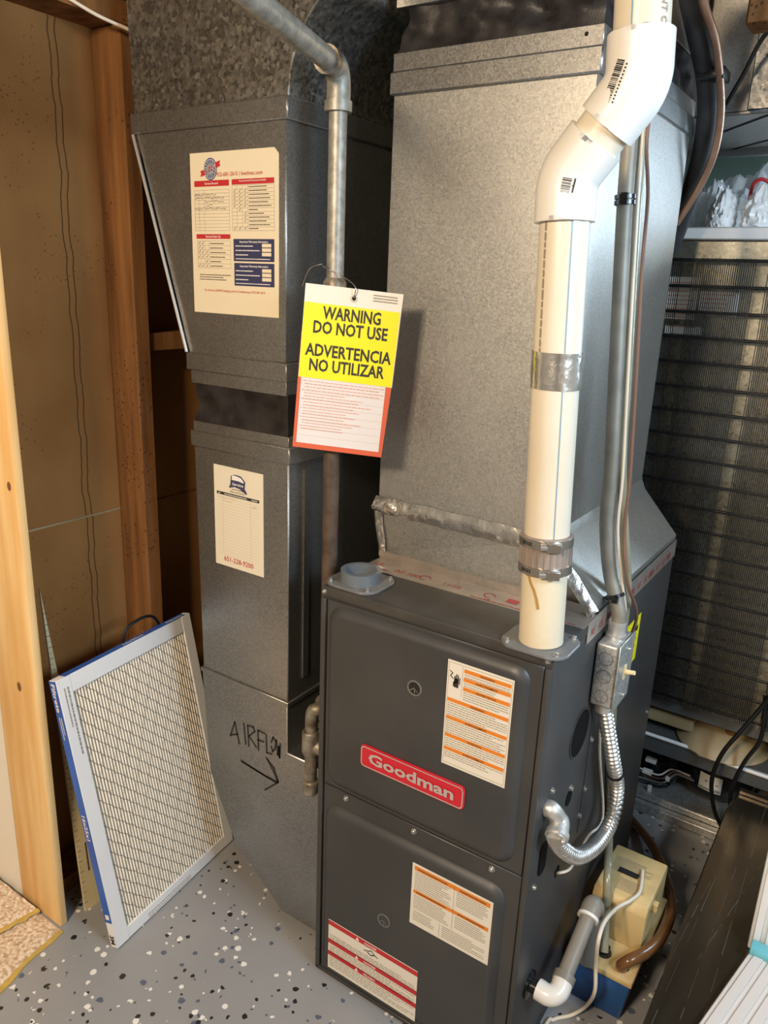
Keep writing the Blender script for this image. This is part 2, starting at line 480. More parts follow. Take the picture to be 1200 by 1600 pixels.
class MB:
    def __init__(s):
        s.v, s.f = [], []

    def add(s, vs, fs):
        n = len(s.v)
        s.v += [Vector(q) for q in vs]
        s.f += [tuple(i + n for i in f) for f in fs]
        return s

    def box(s, a, b):
        x0, y0, z0 = a
        x1, y1, z1 = b
        return s.add([(x0, y0, z0), (x1, y0, z0), (x1, y1, z0), (x0, y1, z0), (x0, y0, z1), (x1, y0, z1), (x1, y1, z1), (x0, y1, z1)],
                     [(0, 3, 2, 1), (4, 5, 6, 7), (0, 1, 5, 4), (1, 2, 6, 5), (2, 3, 7, 6), (3, 0, 4, 7)])

    def obox(s, c, ax, ay, az):
        c, ax, ay, az = map(Vector, (c, ax, ay, az))
        q = [c + ax * i + ay * j + az * k for k in (-1, 1) for j in (-1, 1) for i in (-1, 1)]
        return s.add(q, [(0, 2, 3, 1), (4, 5, 7, 6), (0, 1, 5, 4), (1, 3, 7, 5), (3, 2, 6, 7), (2, 0, 4, 6)])

    def prism(s, pts, d):
        pts = [Vector(p) for p in pts]
        d = Vector(d)
        n = len(pts)
        return s.add(pts + [p + d for p in pts], [tuple(range(n)), tuple(range(2 * n - 1, n - 1, -1))] + [(i, i + n, (i + 1) % n + n, (i + 1) % n) for i in range(n)])

    def loft(s, rings, cap=True, closed=True):
        n = len(rings[0])
        vs = [p for r in rings for p in r]
        fs = []
        for k in range(len(rings) - 1):
            for i in range(n if closed else n - 1):
                j = (i + 1) % n
                fs.append((k * n + i, k * n + j, (k + 1) * n + j, (k + 1) * n + i))
        if cap and closed:
            fs.append(tuple(range(n - 1, -1, -1)))
            fs.append(tuple(range((len(rings) - 1) * n, len(rings) * n)))
        return s.add(vs, fs)

    def tube(s, path, r, seg=14, cap=True):
        path = [Vector(p) for p in path]
        rr = r if isinstance(r, (list, tuple)) else [r] * len(path)
        t0 = (path[1] - path[0]).normalized()
        up = Vector((0, 0, 1)) if abs(t0.z) < 0.9 else Vector((1, 0, 0))
        nrm = (up - t0 * up.dot(t0)).normalized()
        rings = []
        for i, p in enumerate(path):
            if i == 0:
                t = path[1] - path[0]
            elif i == len(path) - 1:
                t = path[-1] - path[-2]
            else:
                t = (path[i + 1] - p).normalized() + (p - path[i - 1]).normalized()
            t = t.normalized() if t.length > 1e-9 else t0
            nrm = (nrm - t * nrm.dot(t))
            nrm.normalize()
            b = t.cross(nrm)
            rings.append([p + (nrm * math.cos(a) + b * math.sin(a)) * rr[i] for a in [2 * math.pi * k / seg for k in range(seg)]])
        return s.loft(rings, cap)

    def cyl(s, a, b, r, r2=None, seg=20):
        return s.tube([a, b], [r, r if r2 is None else r2], seg)

    def ring(s, c, axis, r_out, r_in, h, seg=28):
        """a washer / hollow collar"""
        c, t = Vector(c), Vector(axis).normalized()
        up = Vector((0, 0, 1)) if abs(t.z) < 0.9 else Vector((1, 0, 0))
        n = (up - t * up.dot(t)).normalized()
        b = t.cross(n)
        def rg(r, hh):
            return [c + t * hh + (n * math.cos(a) + b * math.sin(a)) * r for a in [2 * math.pi * k / seg for k in range(seg)]]
        rings = [rg(r_out, 0), rg(r_out, h), rg(r_in, h), rg(r_in, 0), rg(r_out, 0)]
        return s.loft(rings, cap=False)

    def rect(s, fr, a0, b0, a1, b1, h=0.0004):
        return s.add([fr.p(a0, b0, h), fr.p(a1, b0, h), fr.p(a1, b1, h), fr.p(a0, b1, h)], [(0, 1, 2, 3)])

    def poly(s, fr, pts, h=0.0004):
        return s.add([fr.p(a, b, h) for a, b in pts], [tuple(range(len(pts)))])

    def disc(s, fr, a, b, r, h=0.0004, seg=24, ry=None):
        ry = ry or r
        return s.poly(fr, [(a + r * math.cos(2 * math.pi * k / seg), b + ry * math.sin(2 * math.pi * k / seg)) for k in range(seg)], h)

    def txt(s, fr, body, a, b, size, h=0.0006, align='l', bold=0.0, width=None, shear=0.0, rot=0.0):
        vs, fs = text_mesh(body, bold)
        if not vs:
            return s
        x0, x1 = min(v[0] for v in vs), max(v[0] for v in vs)
        sx = size
        if width:
            sx = width / (x1 - x0)
        off = {'l': -x0, 'c': -(x0 + x1) / 2, 'r': -x1}[align]
        c, sn = math.cos(rot), math.sin(rot)
        out = []
        for x, y in vs:
            X, Y = (x + off) * sx + shear * y * size, y * size
            out.append(fr.p(a + X * c - Y * sn, b + X * sn + Y * c, h))
        return s.add(out, fs)

    def lines(s, fr, a0, b0, a1, n, pitch, th, h=0.0006, seed=1, ragged=0.3, words=True):
        """rows of print too small to read"""
        R = random.Random(seed)
        for k in range(n):
            b = b0 - k * pitch
            end = a1 - (a1 - a0) * (R.random() * ragged if R.random() < 0.6 else 0)
            if not words:
                s.rect(fr, a0, b, end, b + th, h)
                continue
            x = a0
            while x < end:
                wd = (a1 - a0) * R.uniform(0.02, 0.07)
                s.rect(fr, x, b, min(x + wd, end), b + th, h)
                x += wd + (a1 - a0) * 0.010
        return s

    def stroke(s, fr, pts, th, h=0.0006):
        for (a, b), (c, d) in zip(pts[:-1], pts[1:]):
            q = Vector((c - a, d - b))
            if q.length < 1e-6:
                continue
            q.normalize()
            nx, ny = -q.y * th / 2, q.x * th / 2
            ex, ey = q.x * th * .3, q.y * th * .3
            s.poly(fr, [(a + nx - ex, b + ny - ey), (a - nx - ex, b - ny - ey), (c - nx + ex, d - ny + ey), (c + nx + ex, d + ny + ey)], h)
        return s

    def build(s, name, m, parent=None, bevel=0.0, bseg=2, smooth=True, kind=None, label=None, solid=0.0, recalc=True):
        me = bpy.data.meshes.new(name)
        if parent is not None:
            root = parent
            while root.parent is not None:
                root = root.parent
            loc = ROOT[root.name]
        else:
            xs = [v.x for v in s.v]
            ys = [v.y for v in s.v]
            loc = Vector(((min(xs) + max(xs)) / 2, (min(ys) + max(ys)) / 2, min(v.z for v in s.v)))
        me.from_pydata([v - loc for v in s.v], [], s.f)
        bm = bmesh.new()
        bm.from_mesh(me)
        if recalc:
            bmesh.ops.recalc_face_normals(bm, faces=bm.faces)
        if bevel:
            bmesh.ops.bevel(bm, geom=[e for e in bm.edges if len(e.link_faces) == 2 and e.calc_face_angle(0) > 0.5], offset=bevel, segments=bseg, affect='EDGES', profile=0.5)
        bm.to_mesh(me)
        bm.free()
        me.materials.append(MATS[m] if isinstance(m, str) else m)
        if smooth:
            me.polygons.foreach_set('use_smooth', [True] * len(me.polygons))
            me.set_sharp_from_angle(angle=math.radians(38))
        o = bpy.data.objects.new(name, me)
        COL.objects.link(o)
        if parent is not None:
            o.parent = parent
        else:
            o.location = loc
            ROOT[o.name] = loc
        if solid:
            md = o.modifiers.new('solid', 'SOLIDIFY')
            md.thickness = solid
            md.offset = -1
        if kind:
            o['kind'] = kind
        if label:
            o['label'] = label
        return o


def cut(o, mb):
    """a real hole: subtract the shape from a part"""
    c = mb.build('cutter', 'black', smooth=False)
    bpy.context.view_layer.update()
    m = o.modifiers.new('hole', 'BOOLEAN')
    m.object, m.operation, m.solver = c, 'DIFFERENCE', 'EXACT'
    me = bpy.data.meshes.new_from_object(o.evaluated_get(bpy.context.evaluated_depsgraph_get()))
    o.modifiers.clear()
    me.name = o.data.name
    o.data = me
    me.set_sharp_from_angle(angle=math.radians(38))
    bpy.data.objects.remove(c)


def tag(o, label, cat, group=None):
    o['label'], o['category'] = label, cat
    if group:
        o['group'] = group
    return o


def thing(name, loc, label, cat, group=None):
    o = bpy.data.objects.new(name, None)
    COL.objects.link(o)
    o.location = loc
    o.empty_display_size = 0.05
    ROOT[o.name] = Vector(loc)
    return tag(o, label, cat, group)


def struct(o):
    o['kind'] = 'structure'
    return o


def spline(pts, n=8):
    """Catmull-Rom through the points"""
    P = [Vector(p) for p in pts]
    P = [P[0] * 2 - P[1]] + P + [P[-1] * 2 - P[-2]]
    out = []
    for i in range(1, len(P) - 2):
        for k in range(n):
            t = k / n
            a, b, c, d = P[i - 1], P[i], P[i + 1], P[i + 2]
            out.append(0.5 * ((2 * b) + (c - a) * t + (2 * a - 5 * b + 4 * c - d) * t * t + (3 * b - a - 3 * c + d) * t ** 3))
    out.append(P[-2])
    return out


def rrect(x0, z0, x1, z1, r, n=6):
    out = []
    for cx, cz, a0 in ((x1 - r, z1 - r, 0), (x0 + r, z1 - r, 90), (x0 + r, z0 + r, 180), (x1 - r, z0 + r, 270)):
        for k in range(n + 1):
            a = math.radians(a0 + 90 * k / n)
            out.append((cx + r * math.cos(a), cz + r * math.sin(a)))
    return out


X, Y, Z = Vector((1, 0, 0)), Vector((0, 1, 0)), Vector((0, 0, 1))

# ================================================================== THE SETTING
fl = struct(MB().box((-2.2, -3.2, -0.08), (2.0, 1.95, 0.0)).build('floor', 'floor_epoxy', smooth=False))
ce = struct(MB().box((-2.2, -3.2, 2.34), (2.0, 1.95, 2.42)).build('ceiling', 'ceiling_wood', smooth=False))
for k in range(9):
    MB().box((-2.19, -3.0 + k * 0.6, 2.12), (1.99, -2.96 + k * 0.6, 2.34)).build('joist', 'ceiling_wood', ce, smooth=False)
struct(MB().box((-2.2, 1.85, 0), (2.0, 1.95, 2.34)).build('wall_back', 'green_wall', smooth=False))
struct(MB().box((1.9, -3.2, 0), (2.0, 1.85, 2.34)).build('wall_right', 'concrete_wall', smooth=False))
wn = struct(MB().box((1.88, ADDED_WINDOW[1] - .42, ADDED_WINDOW[2] - .23), (1.8995, ADDED_WINDOW[1] + .42, ADDED_WINDOW[2] + .23)).build('added_window_1', 'white_plastic', smooth=False))  # added panel out of view, where the cool light enters from the right
for ya, yb, za, zb in ((-.45, .45, -.26, -.22), (-.45, .45, .22, .26), (-.45, -.41, -.22, .22), (.41, .45, -.22, .22)):
    MB().box((1.845, ADDED_WINDOW[1] + ya, ADDED_WINDOW[2] + za), (1.8995, ADDED_WINDOW[1] + yb, ADDED_WINDOW[2] + zb)).build('added_window_frame', 'white_plastic', wn, smooth=False)
wn = struct(MB().box((ADDED_WINDOW_B[0] - .36, 1.83, ADDED_WINDOW_B[2] - .26), (ADDED_WINDOW_B[0] + .36, 1.8495, ADDED_WINDOW_B[2] + .26)).build('added_window_2', 'white_plastic', smooth=False))  # second added panel out of view, behind the cool light at the back
for xa, xb, za, zb in ((-.40, .40, -.30, -.25), (-.40, .40, .25, .30), (-.40, -.35, -.25, .25), (.35, .40, -.25, .25)):
    MB().box((ADDED_WINDOW_B[0] + xa, 1.795, ADDED_WINDOW_B[2] + za), (ADDED_WINDOW_B[0] + xb, 1.8495, ADDED_WINDOW_B[2] + zb)).build('added_window_frame', 'white_plastic', wn, smooth=False)
struct(MB().box((-2.2, -3.3, 0), (2.0, -3.2, 2.34)).build('wall_front', 'drywall', smooth=False))
struct(MB().box((-2.3, -3.2, 0), (-2.2, -0.12, 2.34)).build('wall_far_left', 'drywall', smooth=False))

# stud wall on the left, seen from its bare side
SX = -0.69
wl = struct(MB().box((SX - 0.02, -0.2385, 0.0), (SX, 1.85, 2.12)).build('wall_left', 'sheathing', smooth=False))
MB().box((SX - 0.0005, -0.21, on(120, 812, 'x', SX).z), (SX + 0.0015, 0.098, on(120, 812, 'x', SX).z + 0.004)).build('board_joint', 'pan_cream', wl)
for k, y0 in enumerate((-0.2385, 0.095, 0.50, 0.90, 1.30, 1.70)):
    st = MB().box((SX, y0, 0.04), (SX + 0.09, y0 + 0.040, 1.87)).build('stud', 'old_stud', wl, bevel=0.003, bseg=1)
MB().box((SX, -0.198, 0.0), (SX + 0.09, 1.85, 0.04)).build('sole_plate', 'old_stud', wl)
MB().box((SX, -0.198, 1.87), (SX + 0.09, 1.85, 1.91)).build('top_plate', 'old_stud', wl)
MB().box((SX, -0.198, 1.912), (SX + 0.09, 1.85, 1.95)).build('top_plate', 'old_stud', wl)
zb = on(262, 530, 'x', SX + 0.05).z
MB().box((SX + 0.005, 0.136, zb - 0.02), (SX + 0.08, 0.499, zb + 0.018)).build('blocking', 'old_stud', wl)
MB().box((SX, 0.136, 0.86), (SX + 0.0015, 0.499, 0.864)).build('board_joint', 'old_stud', wl)
# partition with drywall towards the carpeted room
struct(MB().box((-2.2, -0.2565, 0.0), (-0.6665, -0.2390, 2.12)).build('wall_partition', 'drywall', smooth=False))

# new pine end stud
ps = thing('pine_board', (-0.5925, -0.240, 0), 'fresh pale pine board standing at the end of the old stud wall', 'board')
MB().box((-0.665, -0.258, 0.0), (-0.52, -0.2390, 2.12)).build('timber', 'pine', ps, bevel=0.004, bseg=2)
for u, v, r in ((30, 1073, .007), (14, 760, .006)):
    q = on(u, v, 'y', -0.2584)
    MB().disc(Fr((q.x, -0.2583, q.z), X, Z), 0, 0, r, 0.0002, ry=r * 1.5).build('knot', 'knot', ps)

# carpet edge
def carpet(name, x0, y0, x1, y1, z, label, sk):
    mb = MB()
    nx, ny = 90, 90
    R = random.Random(3)
    def edge(y):
        return x1 + 0.012 * mnoise.noise(Vector((y * 9, 1.3, 0))) + sk * (y - y1)
    vs, fs = [], []
    for j in range(ny + 1):
        yy = y0 + (y1 - y0) * j / ny
        xe = edge(yy)
        for i in range(nx + 1):
            xx = x0 + (xe - x0) * i / nx
            zz = z + 0.006 + 0.0045 * mnoise.noise(Vector((xx * 260, yy * 260, 0))) + 0.002 * R.random()
            if i == nx or j == 0 or j == ny or i == 0:
                zz = z + 0.001
            vs.append((xx, yy, zz))
    for j in range(ny):
        for i in range(nx):
            a = j * (nx + 1) + i
            fs.append((a, a + 1, a + nx + 2, a + nx + 1))
    t = thing(name, ((x0 + x1) / 2, (y0 + y1) / 2, z), label, 'carpet')
    mb.add(vs, fs).build('pile', 'carpet', t, recalc=False)
    b = MB()
    q = []
    for j in range(41):
        yy = y0 + (y1 - y0) * j / 40
        q.append((edge(yy), yy))
    jag = [max(0.0, 0.006 + 0.007 * mnoise.noise(Vector((j * .9, 4.2, 0)))) for j in range(41)]
    vs, fs = [], []
    for j, (xx, yy) in enumerate(q):
        vs += [(xx - 0.02, yy, z + 0.0005), (xx + jag[j], yy, z + 0.0005), (xx + jag[j], yy, z + 0.003), (xx - 0.004, yy, z + 0.004)]
    for j in range(40):
        for k in range(3):
            fs.append((j * 4 + k, j * 4 + k + 1, j * 4 + 5 + k, j * 4 + 4 + k))
    b.add(vs, fs).build('backing', 'carpet_back', t, label='frayed yellow backing along the cut edge')
    return t


carpet('carpet', -1.5, -1.6, -0.512, -0.262, 0.0, 'cream looped carpet with a frayed yellow cut edge on the grey floor', -0.20)
_p, _q = on(54, 1424, 'z', .015), on(0, 1457, 'z', .015)
carpet('carpet_strip', -1.5, -0.60, _p.x, -0.264, 0.0125, 'short upper strip of cream carpet lapped over the carpet edge at the pine stud', (_q.x - _p.x) / (_q.y - _p.y))

# ================================================================== RETURN AIR DUCT
FY = 0.055                      # front face of the return duct
DB = FY + 0.50
rd = thing('return_air_duct', (-0.25, 0.30, 0), 'tall galvanized return air duct with a black canvas joint and slanted boot', 'duct')


def fpts(uv, y=FY):
    return [on(u, v, 'y', y) for u, v in uv]


def ext(pts, name, m, parent, y0=FY, y1=DB, bevel=0.002, **k):
    pts = [Vector((p[0], y0, p[-1])) for p in pts]
    return MB().prism(pts, (0, y1 - y0, 0)).build(name, m, parent, bevel=bevel, bseg=1, **k)


# elbow at the top
arc = []
for k in range(9):
    a = math.radians(180 - k * 9.2)
    arc.append((0.035 + 0.165 * math.cos(a), 1.695 + 0.165 * math.sin(a)))
arc = [p for p in arc if p[0] < -0.03]
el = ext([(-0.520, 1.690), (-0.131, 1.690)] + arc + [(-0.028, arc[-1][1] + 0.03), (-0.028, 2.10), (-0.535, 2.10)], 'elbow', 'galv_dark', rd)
ext([(-0.517, 1.660), (-0.135, 1.660), (-0.135, 1.256), (-0.386, 1.250)], 'upper_taper', 'galv', rd)
MB().box((-0.525, FY - 0.006, 1.658), (-0.128, DB + 0.004, 1.694)).build('cleat', 'galv', rd, bevel=0.002, bseg=1)
MB().box((-0.392, FY - 0.006, 1.222), (-0.128, DB + 0.004, 1.256)).build('cleat', 'galv', rd, bevel=0.002, bseg=1)
MB().box((-0.383, FY - 0.002, 1.196), (-0.132, DB, 1.223)).build('collar_strip', 'galv', rd, bevel=0.001, bseg=1)
# hem along the slanted left side
a, b = Vector((-0.5205, FY - 0.004, 1.657)), Vector((-0.391, FY - 0.004, 1.256))
MB().tube([a, b], 0.0035, 8).build('hem', 'screw', rd)
# canvas joint, a little wrinkled
mb = MB()
x0, x1, z0, z1 = -0.379, -0.130, 1.118, 1.198
rings = []
for k in range(9):
    z = z0 + (z1 - z0) * k / 8
    ring = []
    per = []
    for i in range(24):
        per.append((x0 + (x1 - x0) * i / 24, FY))
    for i in range(24):
        per.append((x1, FY + (DB - FY) * i / 24))
    for i in range(6):
        per.append((x1 + (x0 - x1) * i / 6, DB))
    for i in range(6):
        per.append((x0, DB + (FY - DB) * i / 6))
    e = math.sin(math.pi * k / 8)
    cx, cy = (x0 + x1) / 2, (FY + DB) / 2
    for (px, py) in per:
        wv = 0.014 * mnoise.noise(Vector((px * 11 + z * 26, py * 9, z * 8 - px * 9))) - 0.007
        d = Vector((px - cx, py - cy)) / 0.25
        ring.append((px + .35 * e * wv * max(-1, min(1, d.x)), py + e * wv * max(-1, min(1, d.y)), z))
    rings.append(ring)
mb.loft(rings, cap=False).build('canvas_joint', 'canvas_black', rd)
MB().box((-0.381, FY - 0.002, 1.100), (-0.126, DB, 1.120)).build('collar_strip', 'galv', rd, bevel=0.001, bseg=1)
MB().box((-0.387, FY - 0.006, 1.068), (-0.121, DB + 0.004, 1.101)).build('cleat', 'galv', rd, bevel=0.002, bseg=1)
ext([(-0.383, 1.069), (-0.128, 1.069), (-0.128, 0.560), (-0.377, 0.560)], 'lower_duct', 'galv', rd)
mb = MB()
mb.box((-0.128, FY + 0.045, 0.60), (-0.1255, FY + 0.062, 1.05)).build('standing_seam', 'galv', rd)
# boot that turns into the side of the furnace
ext([(-0.380, 0.562), (-0.128, 0.562), (-0.128, 0.442), (-0.006, 0.442), (-0.006, 0.022), (-0.045, 0.020), (-0.145, 0.020), (-0.290, 0.140), (-0.365, 0.300)], 'boot', 'galv', rd, y0=FY - 0.002)
MB().box((-0.382, FY - 0.004, 0.553), (-0.1245, DB, 0.563)).build('cleat', 'galv', rd, bevel=0.001, bseg=1)
# black felt pen on the boot
fr = Fr((0, FY - 0.002, 0), X, Z)
mb = MB()
def px(*uv):
    return [(lambda q: (q.x, q.z))(on(u, v, 'y', FY - 0.002)) for u, v in uv]
T = 0.0042
for st in (px((360, 1150), (367, 1128), (374, 1162)), px((361, 1148), (372, 1147)), px((381, 1130), (384, 1163)),
           px((389, 1166), (387, 1133), (396, 1136), (398, 1143), (389, 1150), (401, 1168)), px((404, 1172), (403, 1141), (414, 1146)), px((403, 1156), (412, 1159)),
           px((416, 1148), (417, 1176), (425, 1178)),
           px((424, 1160), (427, 1152), (431, 1158), (430, 1170), (426, 1174), (424, 1166)),
           px((432, 1156), (434, 1180), (436, 1166), (437, 1184), (438, 1162)),
           px((377, 1188), (395, 1200), (414, 1212), (434, 1222)), px((378, 1190), (432, 1223)), px((416, 1184), (428, 1200), (435, 1222), (414, 1234)), px((418, 1186), (434, 1220))):
    mb.stroke(fr, st, T, 0.0005)
mb.build('marker_writing', 'ink', rd, label='AIRFLOW and an arrow in black felt pen')

# ---------------------------------------------------------------- service record card (large)
def card_base(name, fr, wd, ht, m, label, cat, clip=0.0, th=0.0006):
    t = thing(name, fr.o, label, cat)
    pts = [(0, 0), (wd, 0), (wd, ht - clip), (wd - clip, ht), (0, ht)] if clip else [(0, 0), (wd, 0), (wd, ht), (0, ht)]
    MB().prism([fr.p(a, b, 0.0002) for a, b in pts], fr.n * th).build('sheet', m, t, smooth=False)
    return t


H1 = 0.0012
fr = Fr((-0.368, FY - 0.0002, 1.335), X, Z)
W1, HT1 = 0.217, 0.282
c1 = card_base('service_record_card', fr, W1, HT1, 'card_cream', 'large cream service record card with red and navy tables on the upper duct taper', 'card', clip=0.010)
# card coordinates: a 0..0.217, b 0..0.282 (bottom up)
MB().rect(fr, .010, .2245, .099, .2345, H1).build('red_bar', 'ink_red', c1)
MB().rect(fr, .012, .134, .100, .142, H1).build('red_bar', 'ink_red', c1)
mb = MB().rect(fr, .106, .2255, .207, .2345, H1)
mb.build('red_bar', 'ink_red', c1)
MB().rect(fr, .108, .0955, .207, .134, H1).build('navy_box', 'ink_navy', c1)
MB().rect(fr, .109, .0525, .207, .0925, H1).build('navy_box', 'ink_navy', c1)
for b0 in (.0955, .0525):
    for k in range(3):
        MB().rect(fr, .178, b0 + .0095 + k * .0075, .200, b0 + .0155 + k * .0075, H1 + .0003).build('blank_field', 'card_cream', c1)
mb = MB()
mb.txt(fr, 'Service Record', .0545, .2275, .0055, H1 + .0003, 'c', .01)
mb.txt(fr, 'Recommended Maintenance Schedule', .1565, .2300, .0042, H1 + .0003, 'c', .01)
mb.txt(fr, 'Seasonal Start Up', .056, .1362, .0055, H1 + .0003, 'c', .01)
mb.txt(fr, 'Important Warranty Information', .158, .1275, .0052, H1 + .0003, 'c', .012)
mb.txt(fr, 'Important Warranty Information', .158, .0855, .0052, H1 + .0003, 'c', .012)
for b0 in (.0955, .0525):
    mb.lines(fr, .113, b0 + .0255, .172, 3, .0076, .0016, H1 + .0003, seed=3, ragged=.5)
    mb.lines(fr, .113, b0 + .0035, .197, 1, .006, .0014, H1 + .0003, seed=4, ragged=.0)
mb.build('white_print', 'ink_white', c1, kind='stuff')
# table rules
mb = MB()
def grid(a0, b0, a1, b1, rows, cols, t=.00045):
    for k in range(rows + 1):
        b = b0 + (b1 - b0) * k / rows
        mb.rect(fr, a0, b, a1, b + t, H1)
    for c in cols + [a0, a1]:
        mb.rect(fr, c, b0, c + t, b1, H1)
grid(.010, .148, .099, .218, 12, [.021, .035])
grid(.106, .148, .207, .224, 12, [.118, .131, .144])
grid(.014, .082, .100, .130, 6, [.022, .033, .044])
mb.build('table_rules', 'ink_grey', c1, kind='stuff')
mb = MB()
R = random.Random(5)
for k in range(12):
    mb.lines(fr, .147, .2205 - k * .00632, .147 + R.uniform(.02, .056), 1, .006, .0014, H1, seed=k, ragged=.1)
for k in range(6):
    mb.lines(fr, .047, .125 - k * .008, .047 + R.uniform(.03, .05), 1, .006, .0014, H1, seed=k + 40, ragged=.1)
mb.lines(fr, .018, .069, .099, 3, .0042, .0014, H1, seed=77)
for (ks, cols) in ((range(1, 6), (.112, .125, .138)), ((6,), (.125,)), ((7, 8, 9), (.138,)), ((11,), (.112, .125, .138))):
    for k in ks:
        for cc in cols:
            b = .2195 - k * .0063
            mb.stroke(fr, [(cc - .0018, b + .0012), (cc - .0004, b), (cc + .0022, b + .0042)], .0008, H1)
for k, cols in enumerate(((.018, .0275), (.018, .0275), (.018, .0275, .0385), (.018, .0275, .0385), (.0385,), (.018, .0275, .0385))):
    for cc in cols:
        b = .1245 - k * .008
        mb.stroke(fr, [(cc - .0018, b + .0012), (cc - .0004, b), (cc + .0022, b + .0042)], .0008, H1)
# handwriting in the service table
for row, (s0, s1) in ((0, (.037, .066)), (1, (.037, .088)), (2, (.037, .086)), (3, (.040, .058)), (4, (.036, .092))):
    x = s0
    pts = []
    b = .2085 - row * .0060
    while x < s1:
        pts.append((x, b + R.uniform(0, .0038)))
        x += R.uniform(.0009, .0022)
    mb.stroke(fr, pts, .0005, H1 + .0002)
    if row in (0, 1, 4):
        mb.stroke(fr, [(.0105 + i * .0016, b + R.uniform(0, .0035)) for i in range(15)], .0005, H1 + .0002)
mb.build('black_print', 'ink', c1, kind='stuff')
mb = MB()
mb.txt(fr, '952-681-2615 | bwshvac.com', .068, .2405, .0098, H1, 'l', .006, width=.112)
mb.txt(fr, 'For Service call BWS Heating and Air Conditioning at 952-681-2615', .030, .0400, .0058, H1, 'l', .004, width=.155)
mb.build('red_print', 'ink_red', c1, kind='stuff')
# round logo with ribbon
LA, LB = .053, .2535
lg = MB().disc(fr, LA, LB, .0165, H1, ry=.0190).build('logo', 'ink_blue', c1)
MB().disc(fr, LA, LB, .0148, H1 + .0002, ry=.0170).build('logo_ring', 'ink_silver', c1)
mb = MB()
for k in range(16):
    a = k * math.pi / 8
    c, s_ = math.cos, math.sin
    mb.poly(fr, [(LA + .004 * c(a), LB + .004 * s_(a)), (LA + .0135 * c(a - .13), LB + .0155 * s_(a - .13)), (LA + .0135 * c(a + .13), LB + .0155 * s_(a + .13))], H1 + .0004)
mb.build('logo_blades', 'ink_navy', c1, kind='stuff')
mb = MB()
mb.poly(fr, [(LA - .026, LB - .012), (LA - .017, LB - .0105), (LA + .016, LB + .0015), (LA + .026, LB + .005), (LA + .023, LB + .009), (LA + .026, LB + .0135), (LA + .017, LB + .0115), (LA - .016, LB - .0005), (LA - .026, LB - .003), (LA - .023, LB - .007)], H1 + .0006)
mb.build('logo_ribbon', 'ink_red', c1)
MB().txt(fr, 'BWS', LA + .002, LB - .0062, .0165, H1 + .0008, 'c', .055, width=.030, rot=.28).build('logo_outline', 'ink_white', c1)
MB().txt(fr, 'BWS', LA + .002, LB - .0062, .0165, H1 + .0011, 'c', .015, width=.028, rot=.28).build('logo_letters', 'ink_navy', c1)

# ---------------------------------------------------------------- small service card
fr = Fr((-0.327, FY - 0.0002, 0.824), X, Z)
W2, HT2 = 0.135, 0.214
c2 = card_base('service_card', fr, W2, HT2, 'card_cream2', 'narrow cream service card with a red phone number on the lower duct', 'card')
mb = MB()
mb.poly(fr, [(.046, .176), (.049, .197), (.060, .201), (.076, .200), (.088, .190), (.086, .176), (.093, .166), (.089, .165), (.072, .173), (.058, .175), (.043, .171), (.044, .177)], H1)
mb.build('logo', 'ink_blue', c2)
MB().poly(fr, [(.051, .189), (.052, .198), (.062, .1990), (.076, .1965), (.085, .189), (.082, .187), (.070, .189)], H1 + .0003).build('logo_band', 'ink_white', c2)
mb = MB().txt(fr, 'Service', .067, .1785, .0078, H1 + .0003, 'c', .02, shear=.2, width=.030)
mb.build('logo_letters', 'ink_white', c2)
mb = MB().rect(fr, .008, .1535, .125, .1595, H1)
mb.txt(fr, 'Sales and Service', .066, .1625, .0060, H1, 'c')
mb.lines(fr, .050, .1690, .084, 1, .004, .0014, H1, seed=9, ragged=0)
mb.build('black_print', 'ink', c2, kind='stuff')
mb = MB()
for a0, a1 in ((.012, .018), (.030, .092), (.104, .120)):
    mb.lines(fr, a0, .1555, a1, 1, .004, .0016, H1 + .0003, seed=2, ragged=0)
mb.build('white_print', 'ink_white', c2, kind='stuff')
mb = MB()
for k in range(20):
    mb.rect(fr, .008, .0265 + k * .0063, .125, .0268 + k * .0063, H1)
for cc in (.024, .101):
    mb.rect(fr, cc, .0265, cc + .0003, .1535, H1)
mb.stroke(fr, [(.012 + i * .0022, .148 + R.uniform(-.001, .002)) for i in range(26)], .0005, H1 + .0002)
mb.stroke(fr, [(.024 + i * .0022, .142 + R.uniform(-.001, .002)) for i in range(14)], .0005, H1 + .0002)
mb.stroke(fr, [(.104 + i * .0016, .142 + R.uniform(-.003, .003)) for i in range(9)], .0005, H1 + .0002)
mb.build('table_rules', 'ink_light', c2, kind='stuff')
MB().txt(fr, '651-228-9200', .066, .0115, .0150, H1, 'c', .008, width=.082).build('phone_number', 'ink_red', c2)

# ================================================================== GAS PIPE
GX, GY = on(526, 300, 'y', 0.075).x, 0.075
gp = thing('gas_pipe', (GX, GY, 0.35), 'galvanized gas pipe with elbows dropping between return duct and plenum', 'pipe')
zt = on(525, 120, 'y', GY).z
MB().cyl((GX, GY, 1.405), (GX, GY, zt - 0.02), 0.0150).build('drop_pipe', 'pipe_zinc', gp)
far = on(385, 0, 'z', zt + 0.012)
dirv = (Vector((far.x, far.y, 0)) - Vector((GX, GY, 0))).normalized()
hz = Vector((GX, GY, zt + 0.012))
MB().tube([hz + dirv * 0.02, hz + dirv * 0.90 + Z * 0.02], 0.0165, 20).build('run_pipe', 'pipe_zinc', gp)
elb = spline([Vector((GX, GY, zt - 0.045)), Vector((GX, GY, zt - 0.012)), hz + dirv * 0.012 + Z * -0.002, hz + dirv * 0.045], 5)
MB().tube(elb, 0.0195, 20).build('elbow', 'pipe_zinc', gp)
MB().cyl((GX, GY, zt - 0.052), (GX, GY, zt - 0.036), 0.0225).build('elbow_collar', 'pipe_zinc', gp)
